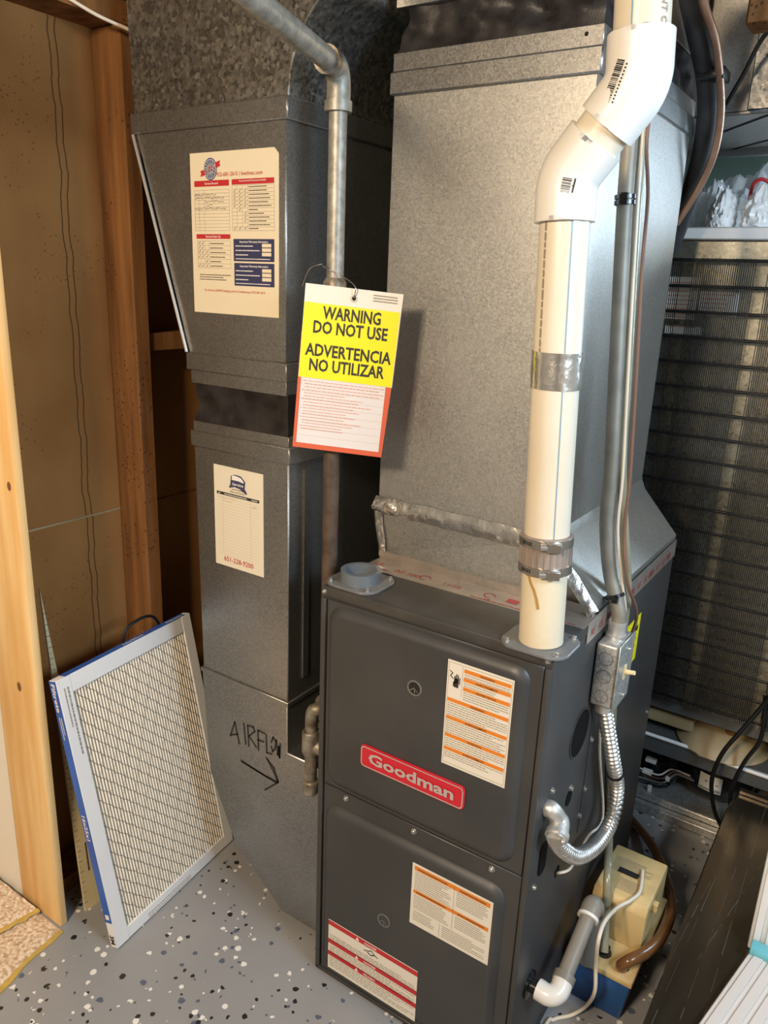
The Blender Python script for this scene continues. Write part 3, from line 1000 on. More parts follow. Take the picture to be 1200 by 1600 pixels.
MB().cyl(hz + dirv * 0.036, hz + dirv * 0.054, 0.0212).build('elbow_collar', 'pipe_rust', gp)
MB().tube([(GX, GY, 1.350), (GX, GY, 1.356), (GX, GY, 1.400), (GX, GY, 1.408)], [.018, .0205, .0205, .016], 12).build('union', 'pipe_rust', gp)
MB().cyl((GX, GY, 0.545), (GX, GY, 1.352), 0.0150).build('lower_pipe', 'brown_pipe', gp)
TE = on(486, 1165, 'x', -0.040)
MB().tube(spline([(GX, GY, 0.56), (GX, GY, 0.535), (GX - 0.004, GY - 0.02, 0.53)], 4), 0.0185, 16).build('elbow', 'pipe_rust', gp)
tp = on(488, 1112, 'x', -0.038)
MB().tube(spline([(GX - 0.002, GY - 0.015, tp.z + 0.006), tp + Vector((0.012, 0.008, 0.006)), tp, Vector((TE.x, TE.y, TE.z + 0.02))], 5), 0.0125, 16).build('nipple', 'pipe_rust', gp)
MB().tube([TE + Z * 0.035, TE + Z * 0.030, TE - Z * 0.012, TE - Z * 0.018], [.016, .0185, .0185, .016], 16).build('tee', 'pipe_rust', gp)
MB().cyl(TE, TE + Vector((0.0225, 0.006, 0)), 0.0155).build('tee_branch', 'pipe_rust', gp)
cp = on(484, 1228, 'x', TE.x)
MB().cyl(TE - Z * 0.01, (TE.x, TE.y, cp.z), 0.0125).build('drip_leg', 'pipe_rust', gp)
MB().tube([(TE.x, TE.y, cp.z + 0.014), (TE.x, TE.y, cp.z + 0.011), (TE.x, TE.y, cp.z - 0.014), (TE.x, TE.y, cp.z - 0.020)], [.0135, .0165, .0165, .011], 12).build('cap', 'pipe_rust', gp)

# ================================================================== WARNING TAG
yaw = math.radians(30)
NRM = Vector((math.sin(yaw), -math.cos(yaw), 0.0))
TL = on(478, 442, 'y', 0.022)
TR, BL, YL = onp(630, 465, TL, NRM), onp(455, 697, TL, NRM), onp(466, 588, TL, NRM)
BR = onp(603, 711, TL, NRM)
u_ = ((TR - TL).normalized() + (BR - BL).normalized()).normalized()
v_ = NRM.cross(u_).normalized()
fr = Fr(TL, u_, v_)
TW = (TR - TL).length
TH = (BL - TL).length
YH = (YL - TL).length
wt = thing('warning_tag', TL - v_ * TH, 'yellow and white warning tag with a red border wired to the gas pipe', 'sign')
MB().prism([fr.p(a, b, 0) for a, b in ((-.001, -TH), (TW * .96, -TH), (TW * .985, -YH), (-.001, -YH * .5))], fr.n * 0.0006).build('lower_sheet', 'ink_redorange', wt, smooth=False)
MB().rect(fr, .005, -TH + .009, TW * .96 - .006, -YH, .0008).build('form_area', 'label_bright', wt)
uc = MB().prism([fr.p(a, b, 0.0012) for a, b in ((0, -YH), (TW * .99, -YH), (TW, 0), (0, 0))], fr.n * 0.0008).build('upper_card', 'label_white', wt, smooth=False)
MB().rect(fr, .0005, -YH + .0005, TW * .99 - .0005, -.030, .0022).build('yellow_field', 'sign_yellow', wt)
mb = MB()
fy = YH - .030
s_ = TW
for i, (t, wd, b) in enumerate((('WARNING', .60, .190), ('DO NOT USE', .77, .385), ('ADVERTENCIA', .90, .690), ('NO UTILIZAR', .79, .890))):
    mb.txt(fr, t, TW * .5, -.030 - fy * b, .0285, .0026, 'c', .026, width=TW * wd)
mb.build('lettering', 'ink', wt, label='black capitals WARNING DO NOT USE ADVERTENCIA NO UTILIZAR')
mb = MB().lines(fr, TW * .70, -.008, TW * .95, 3, .0045, .0020, .0026, seed=4, ragged=.2)
mb.build('small_print', 'ink_grey', wt, kind='stuff')
mb = MB()
nl = 17
for k in range(nl):
    b = -YH - .006 - k * (TH - YH - .035) / nl
    mb.lines(fr, .008 + (.004 if k % 3 else 0), b, TW * (.93 if k < 4 else R.uniform(.45, .85)), 1, .004, .0014, .0012, seed=k, ragged=.1)
mb.build('form_print', 'ink_pink', wt, kind='stuff')
mb = MB()
for k in range(8):
    b = -YH - .010 - k * (TH - YH - .02) / 8
    mb.rect(fr, .008, b, TW * .92, b + .0004, .0011)
mb.build('form_rules', 'ink_light', wt, kind='stuff')
hl = fr.p(TW * .505, -.016, .002)
MB().ring(hl, fr.n, .0062, .0034, .0012, 20).build('eyelet', 'screw', wt)
cut(uc, MB().cyl(hl - fr.n * .01, hl + fr.n * .01, .0034, seg=16))
g0 = Vector((GX, GY, 1.400))
wp = spline([hl + fr.n * .003, hl + v_ * .02 + fr.n * .006, g0 + Vector((.022, -.012, .012)), g0 + Vector((0, -.021, .022)), g0 + Vector((-.021, -.010, .028)), on(502, 413, 'y', .03), on(484, 420, 'y', .03), on(472, 447, 'y', .03)], 8)
MB().tube(wp, 0.0010, 6).build('tie_wire', 'wire_steel', wt)

# ================================================================== FURNACE
FW, FD, FH = 0.445, 0.712, 0.874
fu = thing('furnace', (FW / 2, FD / 2, 0), 'dark grey gas furnace cabinet with a red badge and warning labels', 'furnace')
cab = MB().box((0.0, 0.004, 0.0), (FW, FD, FH - 0.008)).build('cabinet', 'furnace', fu, bevel=0.003, bseg=2)
# top pan with a folded lip
mb = MB().box((-0.001, 0.001, FH - 0.020), (FW + 0.001, FD + 0.001, FH))
tpan = mb.build('top_pan', 'furnace_top', fu, bevel=0.0025, bseg=2)
for xa, xb in ((0.0, 0.0115), (FW - 0.0105, FW)):
    MB().box((xa, -0.0035, 0.004), (xb, 0.006, FH - 0.022)).build('side_flange', 'furnace', fu, bevel=0.002, bseg=2)
MB().box((0.0, -0.0035, 0.0), (FW, 0.006, 0.010)).build('bottom_rail', 'furnace', fu, bevel=0.002, bseg=1)


def door(name, z0, z1, ex0, ez0, ex1, ez1):
    x0, x1 = 0.0145, FW - 0.012
    d = MB().box((x0, -0.002, z0), (x1, 0.004, z1)).build(name, 'furnace', fu, bevel=0.0015, bseg=1)
    mb = MB()
    lo = rrect(ex0, ez0, ex1, ez1, 0.032, 8)
    rings = []
    for ins, dep in ((0, -0.0015), (0.0015, -0.0045), (0.010, -0.0105), (0.014, -0.0125), (0.018, -0.013)):
        rg = rrect(ex0 + ins, ez0 + ins, ex1 - ins, ez1 - ins, max(0.014, 0.032 - ins * .8), 8)
        rings.append([Vector((p[0], dep, p[1])) for p in rg])
    mb.loft(rings)
    e = mb.build('raised_panel', 'furnace', d)
    return d, e


ud, ue = door('upper_door', 0.4665, FH - 0.021, 0.0215, 0.474, 0.415, 0.846)
ld, le = door('lower_door', 0.012, 0.4640, 0.0215, 0.030, 0.410, 0.428)
PF = -0.013


def scr(p, n, r, parent):
    p, n = Vector(p), Vector(n).normalized()
    t = MB().tube([p, p + n * 0.0012, p + n * 0.0014, p + n * 0.0045, p + n * 0.0055], [r * 1.35, r * 1.35, r, r, r * .7], 10).build('screw', 'screw', parent)
    return t


for u, v in ((541, 1240), (647, 1292), (769, 1352)):
    q = on(u, v, 'y', -0.003)
    scr((q.x, -0.002, 0.4535), -Y, 0.0042, ld)
for u, v in ((507, 921), (856, 1034)):
    q = on(u, v, 'y', 0)
    scr((q.x, 0.001, FH - 0.010), -Y, 0.0035, fu)
for (u, v) in ((497, 1503), (491, 1467)):
    pass
# sight glasses
for (u, v), dd, mm in (((648, 1075), ud, 'black_gloss'), ((600, 1438), ld, 'furnace')):
    q = on(u, v, 'y', PF)
    MB().ring((q.x, PF + .0005, q.z), -Y, .0142, .0118, .0022).build('sight_glass_rim', 'grey_plastic', dd)
    MB().disc(Fr((q.x, PF - .0008, q.z), X, Z), 0, 0, .0120, 0).build('sight_glass', mm, dd)
    mb = MB()
    f2 = Fr((q.x, PF - .001, q.z), X, Z)
    mb.stroke(f2, [(0, 0), (.001, -.010)], .0013, .0003).stroke(f2, [(-.001, 0), (-.008, -.006)], .0013, .0003).stroke(f2, [(0, 0), (.007, -.007)], .0010, .0003)
    mb.build('sight_glass_mark', 'pvc_grey', dd)

# badge
q0, q1 = on(565, 1155, 'y', PF), on(727, 1225, 'y', PF)
q2 = on(566, 1192, 'y', PF)
bx0, bx1 = q0.x + .001, q1.x + .002
bz0, bz1 = 0.548 + .0045, 0.594 + .0045
fr = Fr((bx0, PF, bz0), X, Z)
bw, bh = bx1 - bx0, bz1 - bz0
def rprism(x0, z0, x1, z1, r, h0, h1, n=6):
    return MB().prism([fr.p(a, b, h0) for a, b in rrect(x0, z0, x1, z1, r, n)], fr.n * (h1 - h0))
bd = rprism(0, 0, bw, bh, .009, 0, .004).build('badge', 'badge_red', ud, bevel=.0008, bseg=1)
mb = MB()
o_, i_ = rrect(.0022, .0022, bw - .0022, bh - .0022, .0075, 6), rrect(.0042, .0042, bw - .0042, bh - .0042, .006, 6)
n = len(o_)
mb.add([fr.p(a, b, .0048) for a, b in o_] + [fr.p(a, b, .0048) for a, b in i_], [(i, (i + 1) % n, (i + 1) % n + n, i + n) for i in range(n)])
mb.build('badge_border', 'badge_silver', bd)
mb = MB()
lv, lf = text_mesh('Goodman', .030)
mb.txt(fr, 'Goodman', bw * .5, bh * .31, .0300, .0056, 'c', .030, width=bw * .82)
mb.build('badge_letters', 'badge_silver', bd, label='raised silver letters Goodman')

# ---- labels on the doors
def lab(name, corners_uv, y, m, parent):
    q = [on(u, v, 'y', y) for u, v in corners_uv]
    x0, x1 = (q[0].x + q[3].x) / 2, (q[1].x + q[2].x) / 2
    z1, z0 = (q[0].z + q[1].z) / 2, (q[2].z + q[3].z) / 2
    fr = Fr((x0, y, z0), X, Z)
    o = MB().rect(fr, 0, 0, x1 - x0, z1 - z0, .0003).build(name, m, parent)
    return fr, x1 - x0, z1 - z0, o


fr, lw, lh, o = lab('warning_label', ((700, 1030), (804, 1062), (789, 1230), (690, 1193)), PF, 'label_white', ud)
mb, tx, bl = MB(), MB(), MB()
bars = ((.955, .26, 'WARNING'), (.875, .26, 'AVERTISSEMENT'), (.790, .26, 'ADVERTENCIA'), (.650, .03, 'WARNING'), (.480, .03, 'AVERTISSEMENT'), (.310, .03, 'WARNING'), (.180, .03, 'AVERTISSEMENT'))
for k, (b, a, t) in enumerate(bars):
    a0, a1 = lw * a, lw * .965
    b1 = lh * b + (0 if k != 0 else 0)
    MB().rect(fr, a0, b1 - lh * .034, a1, b1, .0006).build('orange_bar', 'ink_orange', o)
    tx.txt(fr, '\u25b2 ' + t if False else t, (a0 + a1) / 2, b1 - lh * .029, .0054, .0009, 'c', .01)
    nb = bars[k + 1][0] * lh if k + 1 < len(bars) else lh * .06
    n = max(2, int((b1 - lh * .037 - nb) / .0042))
    bl.lines(fr, a0 + .001, b1 - lh * .037 - .0034, a1 - .001, n, .0042, .0015, .0006, seed=k, ragged=.35)
tx.build('bar_lettering', 'ink', o, kind='stuff')
bl.build('label_print', 'ink_grey', o, kind='stuff')
mb = MB()
for (a, b, wd, ht) in ((.150, .760, .07, .085), (.125, .790, .018, .075), (.150, .800, .016, .085), (.175, .800, .016, .080), (.200, .795, .014, .065), (.108, .765, .016, .045)):
    mb.rect(fr, lw * (a - wd / 2), lh * b, lw * (a + wd / 2), lh * (b + ht), .0007)
mb.stroke(fr, [(lw * .045, lh * .90), (lw * .085, lh * .885), (lw * .055, lh * .855), (lw * .10, lh * .835)], .0016, .0007)
mb.build('shock_symbol', 'ink', o, kind='stuff')
mb = MB()
mb.rect(fr, lw * .235, lh * .69, lw * .240, lh * .97, .0006)
for a0, b0, a1, b1 in ((.02, .02, .025, .98), (.975, .02, .98, .98), (.02, .02, .98, .024), (.02, .976, .98, .98)):
    mb.rect(fr, lw * a0, lh * b0, lw * a1, lh * b1, .0005)
mb.build('label_rules', 'ink_grey', o, kind='stuff')

fr, lw, lh, o = lab('operation_label', ((645, 1347), (771, 1410), (762, 1509), (640, 1440)), PF, 'label_white', ld)
mb, bl = MB(), MB()
MB().rect(fr, lw * .03, lh * .895, lw * .97, lh * .965, .0006).build('orange_bar', 'ink_orange', o)
MB().rect(fr, lw * .03, lh * .52, lw * .97, lh * .58, .0006).build('orange_bar', 'ink_orange', o)
bl.lines(fr, lw * .04, lh * .865, lw * .50, 9, lh * .033, .0016, .0006, seed=31)
bl.lines(fr, lw * .57, lh * .865, lw * .95, 7, lh * .033, .0016, .0006, seed=32)
bl.lines(fr, lw * .04, lh * .48, lw * .50, 7, lh * .033, .0016, .0006, seed=33)
bl.lines(fr, lw * .57, lh * .48, lw * .95, 6, lh * .033, .0016, .0006, seed=34)
bl.lines(fr, lw * .04, lh * .22, lw * .36, 5, lh * .033, .0016, .0006, seed=35)
bl.lines(fr, lw * .42, lh * .22, lw * .95, 6, lh * .033, .0016, .0006, seed=36)
bl.rect(fr, lw * .535, lh * .26, lw * .539, lh * .96, .0006).rect(fr, lw * .385, lh * .02, lw * .389, lh * .25, .0006)
bl.build('label_print', 'ink_grey', o, kind='stuff')
tx = MB()
tx.lines(fr, lw * .07, lh * .918, lw * .45, 1, .01, .0022, .0009, seed=41, ragged=0).lines(fr, lw * .60, lh * .918, lw * .92, 1, .01, .0022, .0009, seed=42, ragged=0)
tx.lines(fr, lw * .07, lh * .542, lw * .45, 1, .01, .0022, .0009, seed=43, ragged=0).lines(fr, lw * .60, lh * .542, lw * .92, 1, .01, .0022, .0009, seed=44, ragged=0)
tx.build('bar_lettering', 'ink', o, kind='stuff')

fr, lw, lh, o = lab('danger_label', ((513, 1436), (652, 1516), (649, 1597), (513, 1510)), PF, 'label_white', ld)
mb, tx, bl = MB(), MB(), MB()
for k, (b, t) in enumerate(((.895, 'DANGER'), (.52, 'DANGER'), (.27, 'PELIGRO'))):
    MB().rect(fr, lw * .0, lh * b, lw, lh * (b + .09), .0006).build('red_bar', 'ink_red', o)
    tx.txt(fr, t, lw * .49, lh * (b + .022), .0072, .0009, 'c', .015)
    tx.poly(fr, [(lw * .32, lh * (b + .015)), (lw * .36, lh * (b + .015)), (lw * .34, lh * (b + .078))], .0009)
tx.build('bar_lettering', 'ink_white', o, kind='stuff')
bl.lines(fr, lw * .02, lh * .70, lw * .98, 4, lh * .035, .0016, .0006, seed=51)
bl.lines(fr, lw * .02, lh * .48, lw * .98, 5, lh * .037, .0016, .0006, seed=52)
bl.lines(fr, lw * .02, lh * .23, lw * .98, 5, lh * .040, .0016, .0006, seed=53)
bl.build('label_print', 'ink_grey', o, kind='stuff')
mb = MB()
mb.stroke(fr, [(lw * .42, lh * .80), (lw * .46, lh * .82), (lw * .50, lh * .86), (lw * .53, lh * .82), (lw * .57, lh * .79)], .0020, .0007)
mb.stroke(fr, [(lw * .46, lh * .79), (lw * .50, lh * .77), (lw * .53, lh * .80)], .0024, .0007)
mb.build('shock_symbol', 'ink', o, kind='stuff')

# ---- right side of the cabinet
sf = Fr((FW, 0, 0), Y, Z)
def sp(u, v, x=FW):
    q = on(u, v, 'x', x)
    return q.y, q.z
a, b = sp(905, 1145)
MB().ring((FW - .001, a, b), X, .047, .044, .003).build('knockout_rim', 'furnace', fu)
MB().disc(sf, a, b, .0445, .0012).build('knockout', 'black', fu)
for u, v, r in ((888, 1247, .015), (882, 1290, .015), (870, 1362, .013)):
    a, b = sp(u, v)
    if r < .014:                       # open hole that the thin cable goes into
        cut(cab, MB().cyl((FW - .05, a, b), (FW + .01, a, b), r, seg=20))
    else:
        MB().disc(sf, a, b, r, .0012).build('knockout', 'black', fu)
a, b = sp(848, 1338)
MB().prism([sf.p(aa, bb, 0) for aa, bb in rrect(a - .018, b - .034, a + .014, b + .030, .012)], X * .0022).build('slot_plate', 'black', fu, bevel=.0008, bseg=1)
for u, v in ((862, 1235), (923, 1155), (912, 1232), (891, 1231), (904, 1274), (833, 1386), (1010, 1112)):
    a, b = sp(u, v)
    scr((FW, a, b), X, .0045, fu)
p0, p1 = sp(928, 1100), sp(903, 1270)
MB().box((FW - .001, p0[0] - .001, 0.40), (FW + .0016, p0[0] + .002, 0.655)).build('panel_seam', 'furnace', fu)
# yellow guide label on the side
_a, _b, _c = sp(1002, 956), sp(985, 1036), sp(980.5, 976)
yl = MB().rect(sf, _c[0], _b[1], _a[0], _a[1], .0006).build('energy_label', 'sign_yellow', fu)
MB().lines(sf, _c[0] + .012, _a[1] - .034, _a[0] - .012, 1, .01, .011, .0009, seed=8, ragged=0).lines(sf, _c[0] + .01, _a[1] - .052, _a[0] - .01, 3, .009, .003, .0009, seed=9).build('label_print', 'ink', yl, kind='stuff')
# condensate grommet low on the side
a, b = sp(826, 1537)
MB().tube([(FW - .001, a, b), (FW + .004, a, b), (FW + .005, a, b)], [.026, .026, .020], 20).build('drain_grommet', 'black_gloss', fu)
MB().cyl((FW, a, b), (FW + .035, a, b), .0125).build('drain_stub', 'black_gloss', fu)
DRN = Vector((FW, a, b))

# ---- collars on the top
def flange(name, c, r, holder, tall):
    c = Vector(c)
    pts = []
    for k in range(32):
        an = 2 * math.pi * k / 32
        rr = 0.062 if r < .04 else .066
        x_, y_ = rr * math.cos(an), rr * math.sin(an)
        x_ = max(-.055, min(.055, x_)) if tall else x_
        y_ = max(-.050, min(.050, y_))
        pts.append(c + Vector((x_, y_, 0)))
    pl = MB().prism(pts, Z * .005).build(name, 'grey_plastic', fu, bevel=.001, bseg=1)
    for sx, sy in ((-1, -1), (1, -1), (1, 1), (-1, 1)):
        scr(c + Vector((.046 * sx * .88, .046 * sy * .80, .005)), Z, .0035, pl)
    return pl


IC = on(556, 905, 'z', FH + .004)
IC = Vector((0.046, 0.056, FH))
VC = on(845, 999, 'z', FH + .006)
VC = Vector((VC.x, VC.y, FH))
p = flange('intake_flange', IC, .034, fu, True)
MB().ring(IC + Z * .004, Z, .0375, .0300, .022, 32).build('intake_collar', 'collar', p)
for o_ in (p, tpan, cab):
    cut(o_, MB().cyl(IC - Z * .16, IC + Z * .012, .0300, seg=28))
vf = flange('vent_flange', VC, .034, fu, True)

# ================================================================== SUPPLY PLENUM
PX0, PX1, PY0, PY1 = -0.012, 0.347, 0.190, 0.735
sp_ = thing('supply_plenum', ((PX0 + PX1) / 2, (PY0 + PY1) / 2, FH), 'large galvanized supply plenum with a flared skirt standing on the furnace', 'duct')
ZK = 0.985
# skirt: vertical at the front, flared on the right down to the cabinet edge
lo = [(0.002, PY0 + .004), (FW - .006, PY0 - .006), (FW - .002, FD + .004), (0.002, FD + .002)]
hi = [(PX0 + .004, PY0 + .001), (PX1 + .001, PY0 + .001), (PX1 + .001, PY1 - .004), (PX0 + .004, PY1 - .004)]
mb = MB()
mb.loft([[Vector((x_, y_, FH + .0005)) for x_, y_ in lo], [Vector((x_, y_, FH + .012)) for x_, y_ in lo], [Vector((x_, y_, ZK)) for x_, y_ in hi]])
mb.build('skirt', 'galv_plenum', sp_, smooth=False)
MB().box((PX0, PY0, ZK - .012), (PX1, PY1, 1.712)).build('plenum_box', 'galv_plenum', sp_, bevel=.002, bseg=1)
# raised cross breaks on the two visible sides
mb = MB()
for k, (A, B) in enumerate((((PX0 + .01, 1.00), (PX1 - .01, 1.70)), ((PX0 + .01, 1.70), (PX1 - .01, 1.00)))):
    f2 = Fr((0, PY0, 0), X, Z)
    mb.stroke(f2, [A, B], .0008, .0004)
mb.build('cross_break', 'galv_plenum', sp_)
MB().box((PX0 - .005, PY0 - .007, 1.708), (PX1 + .006, PY1 + .005, 1.744)).build('cleat', 'galv', sp_, bevel=.0025, bseg=1)
cst = MB().box((PX0 - .001, PY0 - .003, 1.744), (PX1 + .003, PY1 + .002, 1.772)).build('collar_strip', 'galv', sp_, bevel=.001, bseg=1)
q = on(918, 50, 'y', PY0)
cut(cst, MB().cyl((q.x, PY0 - .01, q.z - .003), (q.x, PY0 + .02, q.z - .003), .0032, seg=16))


def canvas_tube(name, x0, x1, y0, y1, z0, z1, m, parent, amp, n=10, seed=0):
    per = [(x0 + (x1 - x0) * i / 36, y0) for i in range(36)] + [(x1, y0 + (y1 - y0) * i / 40) for i in range(40)] + \
          [(x1 + (x0 - x1) * i / 10, y1) for i in range(10)] + [(x0, y1 + (y0 - y1) * i / 10) for i in range(10)]
    cx, cy = (x0 + x1) / 2, (y0 + y1) / 2
    rings = []
    for k in range(n + 1):
        z = z0 + (z1 - z0) * k / n
        e = math.sin(math.pi * min(1, k / n)) ** .7
        ring = []
        for px_, py_ in per:
            wv = amp * (mnoise.noise(Vector((px_ * 14 + z * 22 + seed, py_ * 14 + z * 11, z * 16))) + .6 * mnoise.noise(Vector((px_ * 40, py_ * 40 + seed, z * 40)))) - amp * .45
            dx = (px_ - cx) / (x1 - x0) * 2
            dy = (py_ - cy) / (y1 - y0) * 2
            sx = (1 if dx > 0 else -1) * (abs(dx) ** 6)
            sy = (1 if dy > 0 else -1) * (abs(dy) ** 6)
            ring.append((px_ + e * wv * sx, py_ + e * wv * sy, z))
        rings.append(ring)
    return MB().loft(rings, cap=False).build(name, m, parent)


canvas_tube('canvas_joint', PX0 + .002, PX1, PY0, PY1, 1.770, 1.860, 'canvas_black', sp_, .016)
MB().box((PX0, PY0 - .002, 1.838), (PX1 + .002, PY1, 2.10)).build('upper_collar', 'galv', sp_, bevel=.001, bseg=1)

# crumpled foil tape at the skirt fold and flat printed tape round the base
def crumple(name, A, B, wdir, wd, nrm, m, amp, parent, nu=60, nv=6, seed=0.0):
    A, B, wdir, nrm = Vector(A), Vector(B), Vector(wdir), Vector(nrm)
    vs, fs = [], []
    for i in range(nu + 1):
        for j in range(nv + 1):
            p = A.lerp(B, i / nu) + wdir * wd * (j / nv - .5)
            e = math.sin(math.pi * j / nv)
            h = amp * (.42 + 1.3 * math.exp(-i / 7)) * e * (1.0 + 1.3 * mnoise.noise(p * 70 + Vector((seed, 0, 0)))) + .0009
            d = wdir * (.004 * mnoise.noise(p * 26 + Vector((0, seed, 3))))
            vs.append(p + nrm * h + d)
    for i in range(nu):
        for j in range(nv):
            a = i * (nv + 1) + j
            fs.append((a, a + 1, a + nv + 2, a + nv + 1))
    return MB().add(vs, fs).build(name, m, parent, recalc=False)


crumple('foil_tape', (PX0 - .004, PY0 - .0015, ZK), (PX1 + .004, PY0 - .0015, ZK - .004), Z, .034, -Y, 'foil', .0060, sp_)
crumple('foil_tape', (PX0 - .002, PY0 - .001, ZK + .01), (0.004, PY0 - .001, FH + .012), (1, 0, .1), .018, -Y, 'foil', .004, sp_, nu=30, seed=4)
crumple('foil_tape', (0.0, PY0 - .006, FH + .010), (FW - .010, PY0 - .014, FH + .010), (0, -.3, 1), .020, (0, -1, .35), 'foil_tape_dull', .0012, sp_, seed=2)
crumple('foil_tape', (PX1 + .003, PY0, ZK), (PX1 + .003, PY1, ZK), (.4, 0, -.9), .030, (1, 0, .2), 'galv_plenum', .0012, sp_, seed=7)
crumple('foil_tape', (PX1 + .002, PY0 - .002, ZK), (FW - .004, PY0 - .008, FH + .006), (0.6, .6, .5), .022, (.6, -.7, .3), 'foil', .003, sp_, seed=9)
t1 = MB().box((-.001, 0.122, FH + .0002), (FW + .0015, PY0 + .002, FH + .0012)).build('printed_tape', 'foil_tape_dull', sp_)
t2 = MB().box((FW + .0012, PY0 - .045, FH - .036), (FW + .0022, FD, FH + .003)).build('printed_tape', 'foil_tape_dull', sp_)
ft = Fr((0, 0, FH + .0012), X, Y)
mb = MB()
for a, b, t, sz in ((.010, .150, 'UL', .020), (.062, .140, 'AF 100', .019), (.170, .142, '11/10', .017), (.330, .136, 'AF', .019), (.260, .128, 'UL', .012)):
    mb.txt(ft, t, a, b, sz, .0004, 'l', .012)
for a in (.128, .262):
    mb.stroke(ft, [(a + .010 * math.cos(k * .5), .150 + .010 * math.sin(k * .5)) for k in range(11)], .0022, .0004)
mb.rect(ft, .296, .142, .318, .160, .0004)
mb.lines(ft, .004, .134, .060, 2, .006, .003, .0004, seed=3).lines(ft, .235, .126, .43, 1, .006, .003, .0004, seed=5, ragged=0)
mb.build('tape_print', 'tape_red', t1, label='faded red print on foil tape', kind='stuff')
mb = MB()
f2 = Fr((FW + .0022, PY0 - .04, FH - .036), Y, Z)
for k in range(12):
    mb.txt(f2, ('AF', 'UL 181', '100')[k % 3], .01 + k * .044, .008, .020, .0004, 'l', .012)
mb.build('tape_print', 'tape_red', t2, kind='stuff')

# ================================================================== PVC VENT PIPE
vp = thing('vent_pipe', VC, 'white plastic furnace vent pipe with an offset of two elbows and a clamped rubber coupling', 'pipe')
VY = VC.y
A0 = Vector((VC.x, VC.y, FH + .005))
A1 = on(886, 278, 'y', VY)
A2 = on(998, 132, 'y', VY)
A3 = on(1004, 20, 'y', VY)
A4 = A3 + (A3 - A2).normalized() * .35
R0 = .0343
d01, d12, d23 = (A1 - A0).normalized(), (A2 - A1).normalized(), (A4 - A2).normalized()
zc = on(850, 862, 'y', VY).z
def at(z):
    return A0 + d01 * ((z - A0.z) / d01.z)
MB().cyl(A0, at(zc + .02), R0 * 1.0, seg=40).build('lower_pipe', 'pvc_old', vp)
MB().cyl(at(zc + .02), A1 - d01 * .03, R0 * .985, seg=40).build('main_pipe', 'pvc', vp)
# rubber coupling and two worm clamps
hc = .030
MB().tube([at(zc - hc), at(zc - hc * .95), at(zc + hc * .95), at(zc + hc)], [R0 + .002, R0 + .0042, R0 + .0042, R0 + .002], 40).build('rubber_coupling', 'clear_rubber', vp)
mb = MB()
for k in range(26):
    an = 2 * math.pi * k / 26
    dx = Vector((math.cos(an), math.sin(an), 0)) * (R0 + .0042)
    mb.tube([at(zc - .016) + dx, at(zc + .016) + dx], .0014, 6)
mb.build('coupling_ribs', 'clear_rubber', vp, kind='stuff')
for s_, dz in ((1, .021), (-1, -.021)):
    c = at(zc + dz)
    cb = MB().ring(c - d01 * .0065, d01, R0 + .0062, R0 + .003, .013, 40).build('hose_clamp', 'clamp', vp)
    vd = (CAM_LOC - c)
    vd.z = 0
    vd.normalize()
    sd = Vector((-vd.y, vd.x, 0))
    hp = c + (vd * math.cos(.15) + sd * math.sin(.15)) * (R0 + .0085)
    tn = (sd * math.cos(.15) - vd * math.sin(.15))
    MB().obox(hp + tn * .006, tn * .011, vd * .0045, Z * .0068).build('clamp_housing', 'clamp', cb, bevel=.001, bseg=1)
    MB().cyl(hp - tn * .014, hp - tn * .004, .0052, seg=12).build('clamp_screw', 'screw', cb)
    mb = MB()
    for k in range(5):
        an = -.55 - k * .09
        rd_ = vd * math.cos(an) + sd * math.sin(an)
        mb.obox(c + rd_ * (R0 + .0063), sd * .0008, rd_ * .0003, Z * .003)
    mb.build('clamp_slots', 'black', cb, kind='stuff')
# foil band
zf = on(868, 578, 'y', VY).z
mbf = MB()
rings = []
for k in range(8):
    z = zf - .0255 + .051 * k / 7
    c = at(z)
    rings.append([c + Vector((math.cos(t_), math.sin(t_), 0)) * (R0 + .0006 + .0014 * abs(mnoise.noise(Vector((math.cos(t_) * 5, math.sin(t_) * 5, z * 90))))) for t_ in [2 * math.pi * i / 60 for i in range(60)]])
mbf.loft(rings, cap=False).build('foil_band', 'foil', vp)
# blue print line along the pipe
vd = Vector((CAM_LOC.x - VC.x, CAM_LOC.y - VC.y, 0)).normalized()
sd = Vector((-vd.y, vd.x, 0))
def rib(p0, p1, ang, r, wd, name, m, parent):
    rdv = vd * math.cos(ang) + sd * math.sin(ang)
    tv = sd * math.cos(ang) - vd * math.sin(ang)
    return MB().add([p0 + rdv * r - tv * wd, p0 + rdv * r + tv * wd, p1 + rdv * r + tv * wd, p1 + rdv * r - tv * wd], [(0, 1, 2, 3)]).build(name, m, parent)
mat('print_blue', (0.16, 0.32, 0.44), 0.5)
rib(at(zc + .031), at(zf - .026), .33, R0 + .0002, .0007, 'print_line', 'print_blue', vp)
rib(at(zf + .026), A1 - d01 * .055, .33, R0 + .0002, .0007, 'print_line', 'print_blue', vp)


def elbow(P, da, db, name, socket=.052, r=.0405):
    """45 degree socket elbow: two sockets round a short bend"""
    n = 6
    path = [P - da * (socket + .018)] + [P - da * .018]
    a, b = P - da * .020, P + db * .020
    for k in range(1, n):
        t = k / n
        path.append((1 - t) ** 2 * a + 2 * t * (1 - t) * P + t * t * b)
    path += [P + db * .018, P + db * (socket + .018)]
    o = MB().tube(path, r, 40, cap=False).build(name, 'pvc_white', vp)
    # socket lips close the gap to the pipe
    MB().ring(path[0], da, r, R0 - .001, .006, 40).build('socket_lip', 'pvc_white', o)
    MB().ring(path[-1] - db * .006, db, r, R0 - .001, .006, 40).build('socket_lip', 'pvc_white', o)
    return o, path


